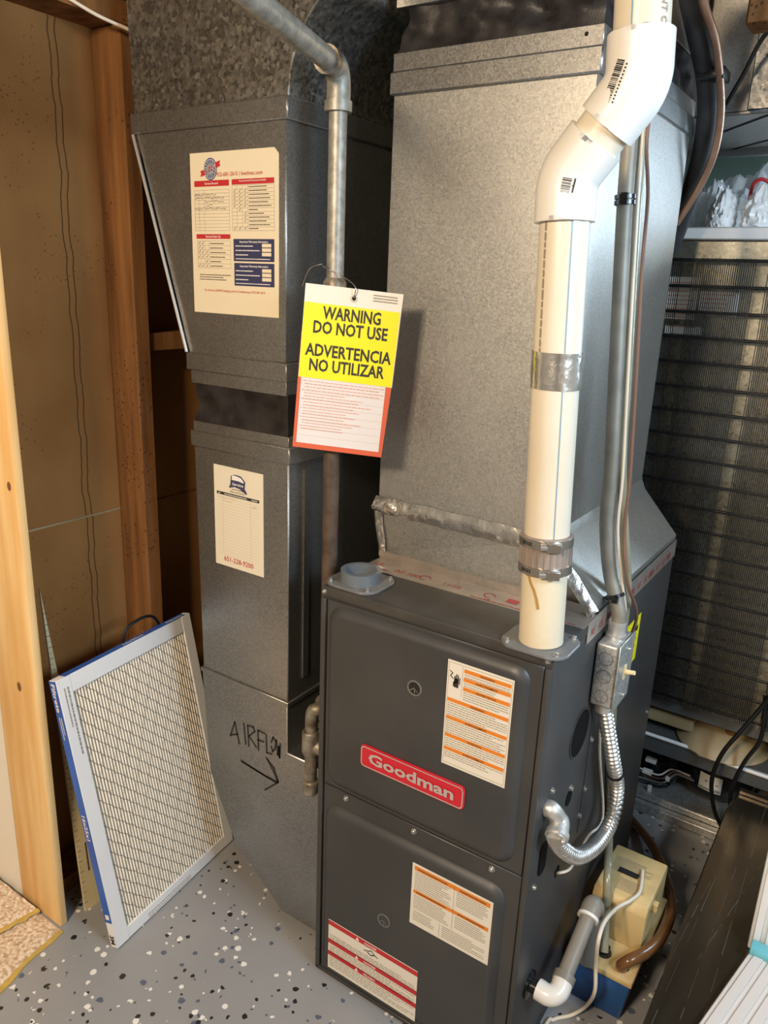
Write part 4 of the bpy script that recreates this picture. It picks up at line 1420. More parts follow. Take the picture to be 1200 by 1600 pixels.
L12 = (A2 - A1).length
e1, _ = elbow(A1, d01, d12, 'elbow', socket=min(.038, L12 / 2 - .024))
e2, _ = elbow(A2, d12, d23, 'elbow', socket=min(.038, L12 / 2 - .024))
MB().cyl(A1 + d12 * .03, A2 - d12 * .03, R0, seg=40).build('link_pipe', 'pvc', vp)
MB().cyl(A2 + d23 * .03, A4, R0 * .985, seg=40).build('upper_pipe', 'pvc', vp)
rib(A2 + d23 * .058, A4, -.42, R0 + .0002, .0009, 'print_line', 'print_blue', vp)
# bar-code stickers and pipe print, curved round the pipe
def wrap_print(c, axis, r, fn, name, m, parent, ang0):
    """fn(mb, fr) draws in a flat frame, then the frame is rolled on to the cylinder"""
    axis = Vector(axis).normalized()
    n0 = (CAM_LOC - c)
    n0 = (n0 - axis * n0.dot(axis)).normalized()
    t0 = axis.cross(n0)
    flat = Fr((0, 0, 0), X, Y)
    mb = MB()
    fn(mb, flat)
    mb.v = [c + axis * p.y + (n0 * math.cos(ang0 + p.x / r) + t0 * math.sin(ang0 + p.x / r)) * (r + p.z) for p in mb.v]
    return mb.build(name, m, parent, recalc=False, kind='stuff')


def barcode(mb, f, n=22, wd=.011, ln=.045, seed=1):
    Rr = random.Random(seed)
    y = -ln / 2
    while y < ln / 2:
        h = Rr.choice((.0006, .001, .0017))
        mb.rect(f, -wd / 2, y, wd / 2, y + h, .0004)
        y += h + Rr.choice((.0006, .0009, .0014))
    mb.lines(f, .0075, 0, .0095, 1, .01, .001, .0004)
    for k in range(12):
        mb.rect(f, wd / 2 + .003, -ln / 2 + k * ln / 12, wd / 2 + .005, -ln / 2 + k * ln / 12 + .0020, .0004)


def aim(u, v, P, ax):
    """angle round the pipe axis through P of the surface point seen at a pixel"""
    d = ray(u, v).normalized()
    ax = Vector(ax).normalized()
    m_ = CAM_LOC - P
    dd = d - ax * d.dot(ax)
    mm_ = m_ - ax * m_.dot(ax)
    return d, dd, mm_


def on_cyl(u, v, P, ax, r):
    d, dd, mm_ = aim(u, v, P, ax)
    a_ = dd.dot(dd)
    b_ = 2 * dd.dot(mm_)
    c_ = mm_.dot(mm_) - r * r
    t = (-b_ - math.sqrt(max(0, b_ * b_ - 4 * a_ * c_))) / (2 * a_)
    hit = CAM_LOC + d * t
    ax = Vector(ax).normalized()
    c = P + ax * (hit - P).dot(ax)
    n0 = (CAM_LOC - c)
    n0 = (n0 - ax * n0.dot(ax)).normalized()
    t0 = ax.cross(n0)
    h = hit - c
    return c, math.atan2(h.dot(t0), h.dot(n0))


dm = (d12 + d23).normalized()
c_, an = on_cyl(964, 128, A2, dm, .0405)
c_ = c_ + (d23 - d12).normalized() * .0045
wrap_print(c_, dm, .0412, lambda m_, f: barcode(m_, f, ln=.046), 'bar_code', 'ink', e2, an)
dm = (d01 + d12).normalized()
c_, an = on_cyl(884, 285, A1, d01, .0405)
wrap_print(c_, (d01 * .8 + d12 * .35), .0412, lambda m_, f: barcode(m_, f, ln=.018, wd=.012, seed=4), 'bar_code', 'ink', e1, an)
c_, an = on_cyl(1034, 22, A2, d23, R0)
wrap_print(c_, d23, R0 + .0003, lambda m_, f: m_.txt(f, 'VENT ONLY', 0, 0, .013, .0004, 'c', .006, rot=-math.pi / 2), 'pipe_print', 'ink_grey', vp, an)
c_, an = on_cyl(851, 420, A0, d01, R0)
wrap_print(c_, d01, R0 + .0003, lambda m_, f: m_.lines(Fr((0, 0, 0), Y, -X), -.16, 0, .06, 1, .01, .0028, .0004, seed=6), 'pipe_print', 'ink_grey', vp, an)
c_, an = on_cyl(834, 924, A0, d01, R0)
mat('glue_stain', (0.42, 0.24, 0.06), 0.4)
wrap_print(c_, d01, R0 + .0004, lambda m_, f: m_.stroke(f, [(-.010, .022), (-.006, .012), (.000, .002), (.005, -.012), (.008, -.026)], .0042, .0004).stroke(f, [(-.014, .023), (-.004, .024)], .004, .0004), 'glue_stain', 'glue_stain', vp, an)

# ================================================================== CONDUIT, SWITCH BOX, FLEXIBLE CONDUIT
CY = 0.25
co = thing('switch_conduit', (0.466, CY, 0.60), 'service switch box with grey steel conduit above and flexible metal conduit below', 'switch')
SBX0, SBX1, SBY0, SBY1, SBZ0, SBZ1 = FW + .002, FW + .042, 0.202, 0.284, 0.700, 0.822
MB().box((SBX0, SBY0, SBZ0), (SBX1, SBY1, SBZ1)).build('box', 'steel_box', co, bevel=.006, bseg=3)
cv = MB().box((SBX1 + .0002, SBY0 - .002, SBZ0 - .002), (SBX1 + .003, SBY1 + .002, SBZ1 + .002)).build('cover_plate', 'steel_box', co, bevel=.001, bseg=1)
for dz in (.045, -.045):
    scr((SBX1 + .003, (SBY0 + SBY1) / 2, (SBZ0 + SBZ1) / 2 + dz), X, .0030, cv)
q = ((SBY0 + SBY1) / 2, (SBZ0 + SBZ1) / 2)
MB().box((SBX1 + .003, q[0] - .006, q[1] - .013), (SBX1 + .005, q[0] + .006, q[1] + .013)).build('toggle_plate', 'toggle', cv)
MB().tube([(SBX1 + .004, q[0], q[1]), (SBX1 + .022, q[0] - .004, q[1] + .005)], [.0048, .0040], 10).build('toggle', 'toggle', cv)
for z in (SBZ1 - .027, (SBZ0 + SBZ1) / 2, SBZ0 + .022):
    mb = MB().ring(((SBX0 + SBX1) / 2, SBY0 - .0006, z), -Y, .0125, .0116, .0004, 24)
    mb.build('knockout', 'mesh_grey', co)
ctop = Vector(((SBX0 + SBX1) / 2, CY - .006, SBZ1))
MB().tube([ctop, ctop + Z * .006, ctop + Z * .007, ctop + Z * .030], [.018, .018, .0155, .0155], 20).build('connector', 'cast', co)
cpath = [ctop + Z * .01, ctop + Z * .045] + [on(u, v, 'y', CY) for u, v in ((954, 900), (948, 820), (955, 740), (962, 600), (971, 420), (977, 310), (984, 220), (992, 120), (1000, 20), (1004, -60))]
MB().tube(spline(cpath, 5), .0125, 18).build('conduit', 'conduit', co)
# flexible conduit: helical ridges
cb_ = on(944, 1102, 'y', CY)
cb_ = Vector(((SBX0 + SBX1) / 2 - .004, CY - .012, SBZ0))
FP = [cb_ - Z * .008, on(950, 1140, 'x', .472), on(958, 1190, 'x', .484), on(964, 1235, 'x', .490), on(955, 1283, 'x', .493), on(932, 1320, 'x', .493), on(903, 1338, 'x', .489), on(880, 1328, 'x', .480), on(867, 1310, 'x', .474)]
sm = spline(FP, 30)
# resample evenly
L = [0]
for a, b in zip(sm[:-1], sm[1:]):
    L.append(L[-1] + (b - a).length)
tot = L[-1]
pitch = .0098
N = int(tot / pitch) * 8
pts, rad = [], []
j = 0
for k in range(N + 1):
    s_ = tot * k / N
    while j < len(L) - 2 and L[j + 1] < s_:
        j += 1
    t = (s_ - L[j]) / max(1e-9, L[j + 1] - L[j])
    pts.append(sm[j].lerp(sm[j + 1], t))
    rad.append(.0108 + .0040 * (0.5 + 0.5 * math.sin(2 * math.pi * k / 8)) ** .6)
MB().tube(pts, rad, 20).build('flexible_conduit', 'flex', co)
MB().tube([cb_ + Z * .004, cb_ - Z * .004, cb_ - Z * .0045, cb_ - Z * .024], [.0175, .0175, .0150, .0150], 18).build('connector', 'cast', co)
# 90 degree connector on the cabinet side
e0 = Vector((FW, *sp(853, 1262)))
pth = spline([e0 + X * .0015, e0 + X * .012, Vector((FW + .024, e0.y + .006, e0.z - .022)), FP[-1] + (FP[-2] - FP[-1]).normalized() * .006], 6)
MB().tube(pth, [.0145] * (len(pth) - 8) + [.0165] * 8, 18).build('angle_connector', 'cast', co)
pe = pth[-3]
tn = (pth[-1] - pth[-4]).normalized()
MB().ring(pe - tn * .003, tn, .0195, .0150, .010, 20).build('connector_strap', 'cast', co)
scr(pe + Vector((.014, -.012, 0)), (0.3, -1, 0), .004, co)
# black cable ties
def ties(p, ax, r, parent):
    ax = Vector(ax).normalized()
    t = MB().ring(p - ax * .003, ax, r + .0016, r, .006, 20).build('cable_tie', 'black_gloss', parent)
    return t


cs = spline(cpath, 5)
for u, v in ((975, 308), (976, 317), (956, 929)):
    p_ = on(u, v, 'y', CY)
    near = min(range(1, len(cs)), key=lambda i: (cs[i] - p_).length)
    ax = (cs[near] - cs[near - 1])
    ax = ax if ax.z > 0 else -ax
    p2 = cs[near] + ax.normalized() * (p_.z - cs[near].z)
    ties(p2, ax, .0150, co)
    MB().box((p2.x + .001, CY - .026, p2.z - .005), (p2.x + .011, CY - .0165, p2.z + .004)).build('tie_head', 'black_gloss', co)
k = min(range(len(pts)), key=lambda i: abs(pts[i].z - on(962, 1190, 'x', .476).z))
ties(pts[k], pts[k + 4] - pts[k - 4], .0150, co)

# thermostat cables and drain tube beside the conduit
def off(path, dx, dy, wob=0.0, seed=0.0):
    return [p + Vector((dx + wob * mnoise.noise(Vector((p.z * 7, seed, 0))), dy, 0)) for p in path]


up = [cs[i] for i in range(10, len(cs), 5)]
wlow = [on(870, 1362, 'x', FW - .012), on(872, 1364, 'x', FW + .006), on(890, 1358, 'x', FW + .020), on(903, 1335, 'x', FW + .012), on(920, 1305, 'x', FW + .008), on(942, 1276, 'x', FW + .006), Vector((FW + .005, .297, .57)), Vector((FW + .006, .295, .69)), Vector((FW + .010, .296, .78)), Vector((FW + .024, .276, .855))]
tag(MB().tube(spline(wlow + off(up, .0212, -.005, .001, 2), 6), .0026, 8).build('thermostat_cable', 'cable_white'), 'thin cream thermostat cable tied along the steel conduit', 'cable')
bc = [Vector((FW + .006, .356, .60)), Vector((FW + .008, .346, .72)), Vector((FW + .032, .330, .83))] + off(up, .0330, -.006, .010, 9)
tag(MB().tube(spline(bc, 6), .0030, 8).build('control_cable', 'cable_brown'), 'thin brown control cable weaving beside the steel conduit', 'cable')
TUB = [on(944, 1488, 'z', .137), on(946, 1440, 'x', .510), on(950, 1360, 'x', .490), on(952, 1300, 'x', .4565), on(954, 1225, 'x', .4555), Vector((FW + .0115, .320, .665)), Vector((FW + .0125, .319, .74)), Vector((FW + .0130, .318, .83)), Vector((FW + .0130, .304, .90))]
tag(MB().tube(spline(TUB + off(up[2:], .010, .026), 6), .0085, 12).build('drain_hose', 'clear_tube'), 'clear yellowed vinyl drain hose rising from the condensate pump beside the conduit', 'hose')

# ================================================================== CONDENSATE PUMP
pu = thing('condensate_pump', (0.52, 0.40, 0), 'cream and blue condensate pump on the floor beside the furnace', 'pump')
def taper(x0, y0, x1, y1, z0, z1, ins, name, m, parent, bevel=.004):
    lo = [(x0 + ins, y0 + ins), (x1 - ins, y0 + ins), (x1 - ins, y1 - ins), (x0 + ins, y1 - ins)]
    hi = [(x0, y0), (x1, y0), (x1, y1), (x0, y1)]
    return MB().loft([[Vector((*p, z0)) for p in lo], [Vector((*p, z1)) for p in hi]]).build(name, m, parent, bevel=bevel, bseg=2)
UX0, UX1, UY0, UY1 = .456, .586, .244, .505
tank = taper(UX0, UY0, UX1, UY1, 0, .104, .014, 'tank', 'pump_blue', pu)
lid_ = MB().box((UX0 - .003, UY0 - .003, .104), (UX1 + .003, UY1 + .003, .118)).build('tank_lid', 'pump_cream', pu, bevel=.003, bseg=2)
mo = MB().loft([[Vector((x_, y_, z_)) for x_, y_ in ((UX0 + .012, y0_), (UX1 - .006, y0_), (UX1 - .006, UY1 - .02), (UX0 + .012, UY1 - .02))] for z_, y0_ in ((.118, .325), (.205, .325), (.222, .335))]).build('motor_housing', 'pump_cream', pu, bevel=.004, bseg=2)
f2 = Fr((UX0 + .02, .345, .2225), X, Y)
MB().rect(f2, .02, .055, .062, .072, .0006).build('brand_plate', 'ink', mo)
MB().lines(f2, .004, .10, .085, 8, .006, .002, .0006, seed=12).lines(f2, .03, .040, .085, 7, .0055, .002, .0006, seed=13).build('label_print', 'ink_grey', mo, kind='stuff')
mb = MB()
for k in range(9):
    cut(mo, MB().box((UX1 - .016, .345 + k * .012, .150), (UX1 + .004, .350 + k * .012, .208)))
MB().box((UX1 - .007, .372, .188), (UX1 + .004, .386, .204)).build('latch', 'pump_cream', mo)
for u, v, r in ((944, 1490, .014), (972, 1512, .0135), (918, 1478, .015)):
    q = on(u, v, 'z', .118)
    for o_ in (lid_, tank):
        cut(o_, MB().cyl((q.x, q.y + .003, .085), (q.x, q.y + .003, .13), r, seg=20))
q = on(944, 1490, 'z', .118)
MB().tube([(q.x, q.y, .117), (q.x, q.y, .126), (q.x, q.y, .127), (q.x, q.y, .136)], [.013, .013, .0105, .0105], 14).build('check_valve', 'black_gloss', pu)

# grey drain line from the furnace to the pump
dl = thing('drain_line', DRN, 'grey plastic drain pipe with a white elbow running from furnace to pump', 'pipe')
E0 = DRN + X * .030
E1 = Vector((E0.x + .022, E0.y + .004, E0.z))
PE = on(925, 1418, 'x', .497)
dd = (PE - E1).normalized()
pth = spline([E0 - X * .012, E0 + X * .010, E1 + dd * .010, E1 + dd * .034], 6)
MB().tube(pth, .0185, 20).build('elbow', 'pvc_white', dl)
MB().tube([E1 + dd * .030, PE], .0148, 20).build('pipe', 'pvc_grey', dl)
MB().ring(E1 + dd * .028, dd, .0200, .0148, .014, 20).build('elbow_collar', 'pvc_grey', dl)
PT = Vector((PE.x - .003, PE.y + .006, .112))
MB().tube(spline([PE - dd * .022, PE + dd * .002, PE + dd * .016 - Z * .016, PE + dd * .020 - Z * .035, Vector((PE.x + dd.x * .02, PE.y + dd.y * .02, .1195))], 5), .0195, 20).build('elbow', 'pvc_grey', dl)
MB().ring(PE - dd * .024, dd, .0206, .0150, .006, 20).build('white_collar', 'pvc_white', dl)

# brown hose looping on the floor
bt = [on(972, 1512, 'z', .1195), on(972, 1508, 'z', .134), on(985, 1500, 'z', .150), on(1010, 1487, 'z', .150), on(1034, 1462, 'z', .140), on(1048, 1420, 'z', .115), on(1040, 1370, 'z', .08), on(1018, 1320, 'z', .045), on(990, 1285, 'z', .014), on(975, 1268, 'z', .012)]
tag(MB().tube(spline(bt, 8), .0115, 14).build('brown_hose', 'brown_tube'), 'stained brown drain hose looping from the pump behind the furnace', 'hose')
# pump power cord
pc = [Vector((.54, .430, .2262)), on(1000, 1392, 'z', .2265), on(985, 1407, 'z', .232), on(965, 1418, 'z', .238), on(945, 1440, 'x', .528), on(935, 1470, 'x', .531), on(931, 1510, 'x', .528), on(929, 1550, 'x', .533)]
q = pc[-1]
pc += [on(915, 1572, 'z', .04), on(893, 1586, 'z', .008), on(865, 1593, 'z', .0045), on(830, 1598, 'z', .0045), on(790, 1610, 'z', .0045)]
pc = [Vector((max(p.x, FW + .012), p.y, p.z)) for p in pc[:-1]] + [Vector((FW + .012, -.12, .0045))]
tag(MB().tube(spline(pc, 8), .0038, 10).build('pump_cord', 'cable_white'), 'cream power cord hanging from the pump housing down to the floor', 'cord')

# ================================================================== REFRIGERANT LINES
rl = thing('refrigerant_lines', (0.40, 0.72, 1.5), 'black insulated refrigerant pipe strapped to a copper line beside the plenum', 'pipe')
ip = [on(u, v, 'y', y_) for u, v, y_ in ((1082, -90, .42), (1079, -20, .47), (1092, 50, .54), (1104, 110, .63), (1107, 165, .70), (1101, 220, .755), (1089, 272, .795), (1070, 326, .825), (1046, 390, .86))]
MB().tube(spline(ip, 8), .0205, 20).build('insulated_pipe', 'insulation', rl)
cp_ = [on(u, v, 'y', y_) for u, v, y_ in ((1095, -90, .40), (1099, 0, .46), (1117, 60, .53), (1125, 125, .62), (1126, 180, .69), (1118, 232, .725), (1103, 272, .752), (1083, 308, .766), (1056, 350, .775))]
MB().tube(spline(cp_, 8), .0075, 12).build('copper_pipe', 'copper', rl)
st_ = MB()
pA, pB = on(1106, 122, 'y', .65), on(1122, 116, 'y', .615)
st_.obox((pA + pB) / 2 + Vector((.002, -.002, 0)), X * .024, Y * .027, Z * .010)
st_.build('strap', 'black_gloss', rl, bevel=.003, bseg=2)
tag(MB().tube(spline([on(1132, 168, 'y', .74), on(1145, 145, 'y', .72), on(1165, 110, 'y', .70), on(1185, 70, 'y', .68), on(1210, 35, 'y', .66)], 6), .0042, 8).build('black_cable', 'wire_black'), 'thin black cable sagging in front of the ceiling duct', 'cable')

# ================================================================== DUCT UNDER THE CEILING
cdk = thing('ceiling_duct', (0.8, 0.97, 1.75), 'shiny galvanized duct run hung above the refrigerator', 'duct')
cb = MB().box((0.10, 0.775, 1.750), (1.6, 1.175, 2.10)).build('duct_box', 'galv_plenum', cdk, bevel=.002, bseg=1)
xs = on(1168, 184, 'y', .765).x
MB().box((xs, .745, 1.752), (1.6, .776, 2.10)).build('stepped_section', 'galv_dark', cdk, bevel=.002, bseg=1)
fu_ = Fr((0, 0, 1.7498), X, -Y)
mb = MB()
for (u0, v0), (u1, v1) in (((1127, 207), (1186, 185)), ((1142, 234), (1200, 219)), ((1080, 183), (1163, 173)), ((1215, 215), (1260, 196))):
    p, q = on(u0, v0, 'z', 1.7498), on(u1, v1, 'z', 1.7498)
    q = q + (q - p) * .25
    mb.stroke(fu_, [(p.x, -p.y), (q.x, -q.y)], .009, .0006)
mb.build('seam', 'black', cdk)
MB().box((0.10, 1.175, 1.735), (1.6, 1.20, 1.760)).build('hanger_strip', 'galv', cdk)
jb = on(1186, 20, 'y', .60)
tag(MB().box((jb.x - .012, .56, jb.z - .028), (jb.x + .35, .62, 2.10)).build('brown_beam', 'old_stud', bevel=.004, bseg=1), 'short brown wooden beam beside the ceiling duct', 'beam')

# ================================================================== REFRIGERATOR (seen from behind)
RY = 0.965
rf = thing('refrigerator', (0.55, 1.25, 0), 'refrigerator turned with its back grille and compressor towards the furnace', 'refrigerator')
RX0, RX1 = .20, .92
zt_ = on(1130, 375, 'y', RY).z
MB().box((RX0, RY, .335), (RX1, RY + .62, zt_)).build('cabinet', 'galv_fridge', rf, bevel=.004, bseg=1)
MB().box((RX0 - .006, RY - .008, zt_), (RX1 + .006, RY + .63, zt_ + .028)).build('top_cap', 'fridge_white', rf, bevel=.003, bseg=1)
for xa in (RX0, RX1 - .02):
    MB().box((xa, RY, .03), (xa + .02, RY + .60, .335)).build('side_panel', 'fridge_grey', rf)
MB().box((RX0 + .02, RY + .30, .03), (RX1 - .02, RY + .32, .335)).build('compartment_wall', 'fridge_grey', rf)
MB().box((RX0, RY - .004, .318), (RX1, RY + .02, .352)).build('lower_rail', 'fridge_grey', rf, bevel=.003, bseg=1)
MB().box((RX0, RY - .006, .022), (RX1, RY + .34, .046)).build('base_rail', 'steel_box', rf, bevel=.004, bseg=1)
MB().box((RX0, RY - .030, .0), (RX1, RY - .006, .026)).build('base_lip', 'steel_box', rf, bevel=.003, bseg=1)
# shiny tray with its folded rim, and the cream evaporation pan above
zr0, zr1 = on(1030, 1160, 'y', RY - .01).z, on(1150, 1200, 'y', RY - .01).z
MB().box((RX0 + .02, RY - .012, .185), (RX1 - .02, RY + .27, .2355)).build('tray', 'fridge_grey', rf, bevel=.004, bseg=1)
MB().tube([(RX0 + .02, RY - .013, .236), (on(1085, 1175, 'y', RY - .013).x, RY - .013, .238), (on(1093, 1182, 'y', RY - .013).x, RY - .013, .229), (RX1 - .02, RY - .013, .229)], .0055, 10).build('tray_rim', 'fridge_white', rf)
pcx = on(1118, 1170, 'y', RY + .06)
MB().tube([(pcx.x + .01, RY + .08, .240), (pcx.x + .01, RY + .08, .243), (pcx.x + .01, RY + .08, .285), (pcx.x + .01, RY + .08, .292)], [.12, .118, .060, .030], 28).build('evaporation_pan', 'pan_cream', rf)
MB().box((RX0 + .03, RY + .02, .262), (pcx.x - .06, RY + .22, .300)).build('insulation_block', 'pan_cream', rf, bevel=.006, bseg=2)
MB().cyl((pcx.x + .03, RY + .045, .278), (pcx.x + .03, RY + .045, .296), .014).build('pan_fitting', 'brown_tube', rf)
# compressor
cc = on(1118, 1235, 'y', RY + .10)
cx_, cz_ = cc.x, .115
rings = []
for k in range(9):
    a = -math.pi / 2 + math.pi * k / 8
    rings.append([Vector((cx_ + .095 * (math.cos(a) ** .5 if math.cos(a) > 0 else 0.02) * math.cos(t_), RY + .13 + .085 * (math.cos(a) ** .5 if math.cos(a) > 0 else .02) * math.sin(t_), cz_ + .068 * math.sin(a))) for t_ in [2 * math.pi * i / 28 for i in range(28)]])
cm = MB().loft(rings).build('compressor', 'black_gloss', rf)
mb = MB()
vs, fs = [], []
for i in range(9):
    t_ = -math.pi / 2 - .42 + .62 * i / 8
    for z in (cz_ - .022, cz_ + .028):
        vs.append(Vector((cx_ + .098 * math.cos(t_), RY + .13 + .088 * math.sin(t_), z)))
for i in range(8):
    fs.append((i * 2, i * 2 + 2, i * 2 + 3, i * 2 + 1))
lb = mb.add(vs, fs).build('compressor_label', 'label_white', cm)
mb = MB()
for (i0, i1, z0, z1) in ((0, 5, -.019, -.013), (6, 8, -.019, -.010), (2, 3, .004, .010), (6, 7, .002, .006)):
    vs, fs = [], []
    for i in range(i0, i1 + 1):
        t_ = -math.pi / 2 - .40 + .58 * i / 8
        for z in (cz_ + z0, cz_ + z1):
            vs.append(Vector((cx_ + .0990 * math.cos(t_), RY + .13 + .0890 * math.sin(t_), z)))
    for i in range(i1 - i0):
        fs.append((i * 2, i * 2 + 2, i * 2 + 3, i * 2 + 1))
    mb.add(vs, fs)
mb.build('label_print', 'ink_grey', lb, kind='stuff')
MB().box((cx_ - .17, RY + .06, .06), (cx_ - .10, RY + .14, .15)).build('relay_box', 'black_gloss', rf, bevel=.006, bseg=2)
for k, (u, v, wd, ht) in enumerate(((1016, 1190, .030, .012), (1010, 1208, .028, .010))):
    q = on(u, v, 'y', RY + .03)
    MB().box((q.x - wd / 2, RY + .03, q.z - ht / 2), (q.x + wd / 2, RY + .05, q.z + ht / 2)).build('terminal_block', 'label_white', rf, bevel=.002, bseg=1)
for u, v, wd, ht in ((1015, 1232, .011, .022), (1043, 1217, .011, .014)):
    q = on(u, v, 'y', RY + .008)
    MB().box((q.x - wd / 2, RY + .008, q.z - ht / 2), (q.x + wd / 2, RY + .0095, q.z + ht / 2)).build('wire_tag', 'label_white', rf)
for k in range(4):
    w0 = on(1000 + k * 3, 1200 + k * 8, 'y', RY + .04)
    w1 = on(1030 + k * 4, 1206 + k * 6, 'y', RY + .03)
    w2 = on(1050 + k * 3, 1202 + k * 4, 'y', RY + .06)
    MB().tube(spline([w0 - X * .05, w0, w1 - Z * .01, w2, w2 + X * .05], 5), .0025, 6).build('wire', ('cable_white', 'cable_brown', 'pvc_grey', 'wire_black')[k], rf)
# condenser coil: tubes across, thin wires up and down
CYc = RY - .030
z_top, z_bot = on(1130, 407, 'y', CYc).z, on(1100, 1105, 'y', CYc).z
NT = 20
tubes = []
base = None
for k in range(NT):
    z = z_top + (z_bot - z_top) * k / (NT - 1)
    if base is None:
        base = MB().cyl((RX0 + .03, CYc, z), (RX1 - .03, CYc, z), .0038, seg=10).build('coil_tube', 'wire_black', rf)
    else:
        o = base.copy()
        COL.objects.link(o)
        o.parent = rf
        o.location = (0, 0, z - z_top)
for k in range(NT - 1):
    z = z_top + (z_bot - z_top) * k / (NT - 1)
    zn = z_top + (z_bot - z_top) * (k + 1) / (NT - 1)
    xe = RX1 - .03 if k % 2 else RX0 + .03
    sg = 1 if k % 2 else -1
    zm, rr = (z + zn) / 2, (z - zn) / 2
    MB().tube([(xe + sg * rr * .8 * math.cos(a), CYc, zm + rr * math.sin(a)) for a in [math.pi / 2 - math.pi * i / 6 for i in range(7)]], .0038, 8).build('coil_bend', 'wire_black', rf)
wires = MB()
xg = on(1183, 407, 'y', CYc).x
groups = []
gx = xg
per, full = .160, .132
x_ = xg - full - 2 * per
while x_ < RX1 - .04:
    for k in range(30):
        xx = x_ + k * full / 29
        if RX0 + .035 < xx < RX1 - .035:
            wires.box((xx - .0010, CYc - .0052, z_bot - .012), (xx + .0010, CYc - .0038, z_top + .004))
    x_ += per
wires.build('coil_wires', 'wire_black', rf, kind='stuff', smooth=False)
for x_ in (RX0 + .06, RX1 - .06):
    for z in (z_top + .01, (z_top + z_bot) / 2, z_bot):
        MB().box((x_ - .006, CYc, z - .006), (x_ + .006, RY, z + .006)).build('coil_bracket', 'wire_black', rf)
# stickers on the back panel
for (u0, v0, u1, v1, mm_) in ((1045, 432, 1085, 500, 'card_cream2'), (1095, 455, 1150, 495, 'label_white'), (1040, 508, 1095, 524, 'label_white')):
    p, q = on(u0, v0, 'y', RY), on(u1, v1, 'y', RY)
    fr = Fr((min(p.x, q.x), RY, min(p.z, q.z)), X, Z)
    wd, ht = abs(q.x - p.x), abs(q.z - p.z)
    st = MB().rect(fr, 0, 0, wd, ht, .0006).build('sticker', mm_, rf)
    MB().lines(fr, wd * .06, ht * .85, wd * .94, int(ht / .010), .010, .003, .0010, seed=int(u0)).build('sticker_print', 'ink_pink', st, kind='stuff')
# power cord
o = [on(1215, 1075, 'y', RY - .06), on(1190, 1105, 'y', RY - .06), on(1160, 1140, 'y', RY - .07), on(1130, 1175, 'y', RY - .08), on(1114, 1210, 'y', RY - .08), on(1112, 1240, 'y', RY - .07), on(1118, 1272, 'y', RY - .06), on(1132, 1300, 'y', RY - .055)]
tag(MB().tube(spline(o, 7), .0055, 10).build('power_cord', 'wire_black'), 'long black power cord curving in front of the compressor', 'cord')
o = [on(1196, 1085, 'y', RY - .046), on(1193, 1130, 'y', RY - .046), on(1186, 1160, 'y', RY - .046), on(1165, 1188, 'y', RY - .05), on(1150, 1215, 'y', RY - .05), on(1142, 1240, 'y', RY - .05), on(1140, 1265, 'y', RY - .05)]
tag(MB().tube(spline(o, 7), .0052, 10).build('power_cord', 'wire_black'), 'short black cord hugging the coil at the dark metal box', 'cord')

# things on top of the refrigerator
zt2 = zt_ + .0285
def bag(name, c, sx, sy, sz, m, label, seed, fold=1.0):
    mb = MB()
    rings = []
    nn, mmn = 22, 56
    for k in range(nn + 1):
        t = k / nn
        rr = math.sqrt(max(0.0, 1 - t ** 2.4)) * (1.0 if t > .1 else .88 + t) + .02
        ring = []
        for i in range(mmn):
            a = 2 * math.pi * i / mmn
            p = Vector((math.cos(a) * rr, math.sin(a) * rr, t))
            nz = 1 + fold * (.16 * mnoise.noise(p * 2.2 + Vector((seed, 0, 0))) + .26 * abs(mnoise.noise(p * 4.5 + Vector((0, seed, 0)))) + .10 * abs(mnoise.noise(p * 11 + Vector((0, seed, 0)))) - .14)
            zz = t * (1 + .30 * fold * mnoise.noise(Vector((p.x * 2 + seed, p.y * 2, 0))) + .30 * fold * abs(mnoise.noise(Vector((p.x * 5 + seed, p.y * 5, 2)))))
            ring.append(Vector((c[0] + p.x * sx * nz, c[1] + p.y * sy * nz, c[2] + max(0.0, zz) * sz)))
        rings.append(ring)
    return tag(mb.loft(rings).build(name, m), label, 'bag')


def bpos(u, y):
    return on(u, 345, 'y', y).x


bag('plastic_bag', (bpos(1100, RY + .09), RY + .14, zt2), .050, .06, .105, 'bag_clear', 'clear crumpled plastic bag against the plenum side on the refrigerator top', 2.0)
bag('plastic_bag', (bpos(1150, RY + .16), RY + .32, zt2), .085, .08, .145, 'bag_clear', 'tall clear crumpled plastic bag at the back of the refrigerator top', 5.0)
bag('plastic_bag', (bpos(1122, RY + .03), RY + .055, zt2), .032, .04, .080, 'bag', 'small white plastic bag between the clear bag and the low shopping bag', 17.0)
bag('shopping_bag', (bpos(1186, RY + .05), RY + .055, zt2), .044, .040, .080, 'bag', 'low white shopping bag lying along the edge of the refrigerator top', 9.0)
sb = bag('shopping_bag', (bpos(1225, RY + .12) + .065, RY + .19, zt2), .070, .06, .110, 'bag', 'full white shopping bag with a dark red handle on the refrigerator top', 13.0)
q = on(1190, 290, 'y', RY + .08)
(MB().tube(spline([q + Vector((-.022, 0, -.03)), q + Vector((-.016, -.01, .002)), q + Vector((0, -.012, .012)), q + Vector((.022, -.006, .002)), q + Vector((.05, .01, -.02))], 6), .0042, 8).build('bag_handle', 'ink_red', sb, label='dark red cord handle'))

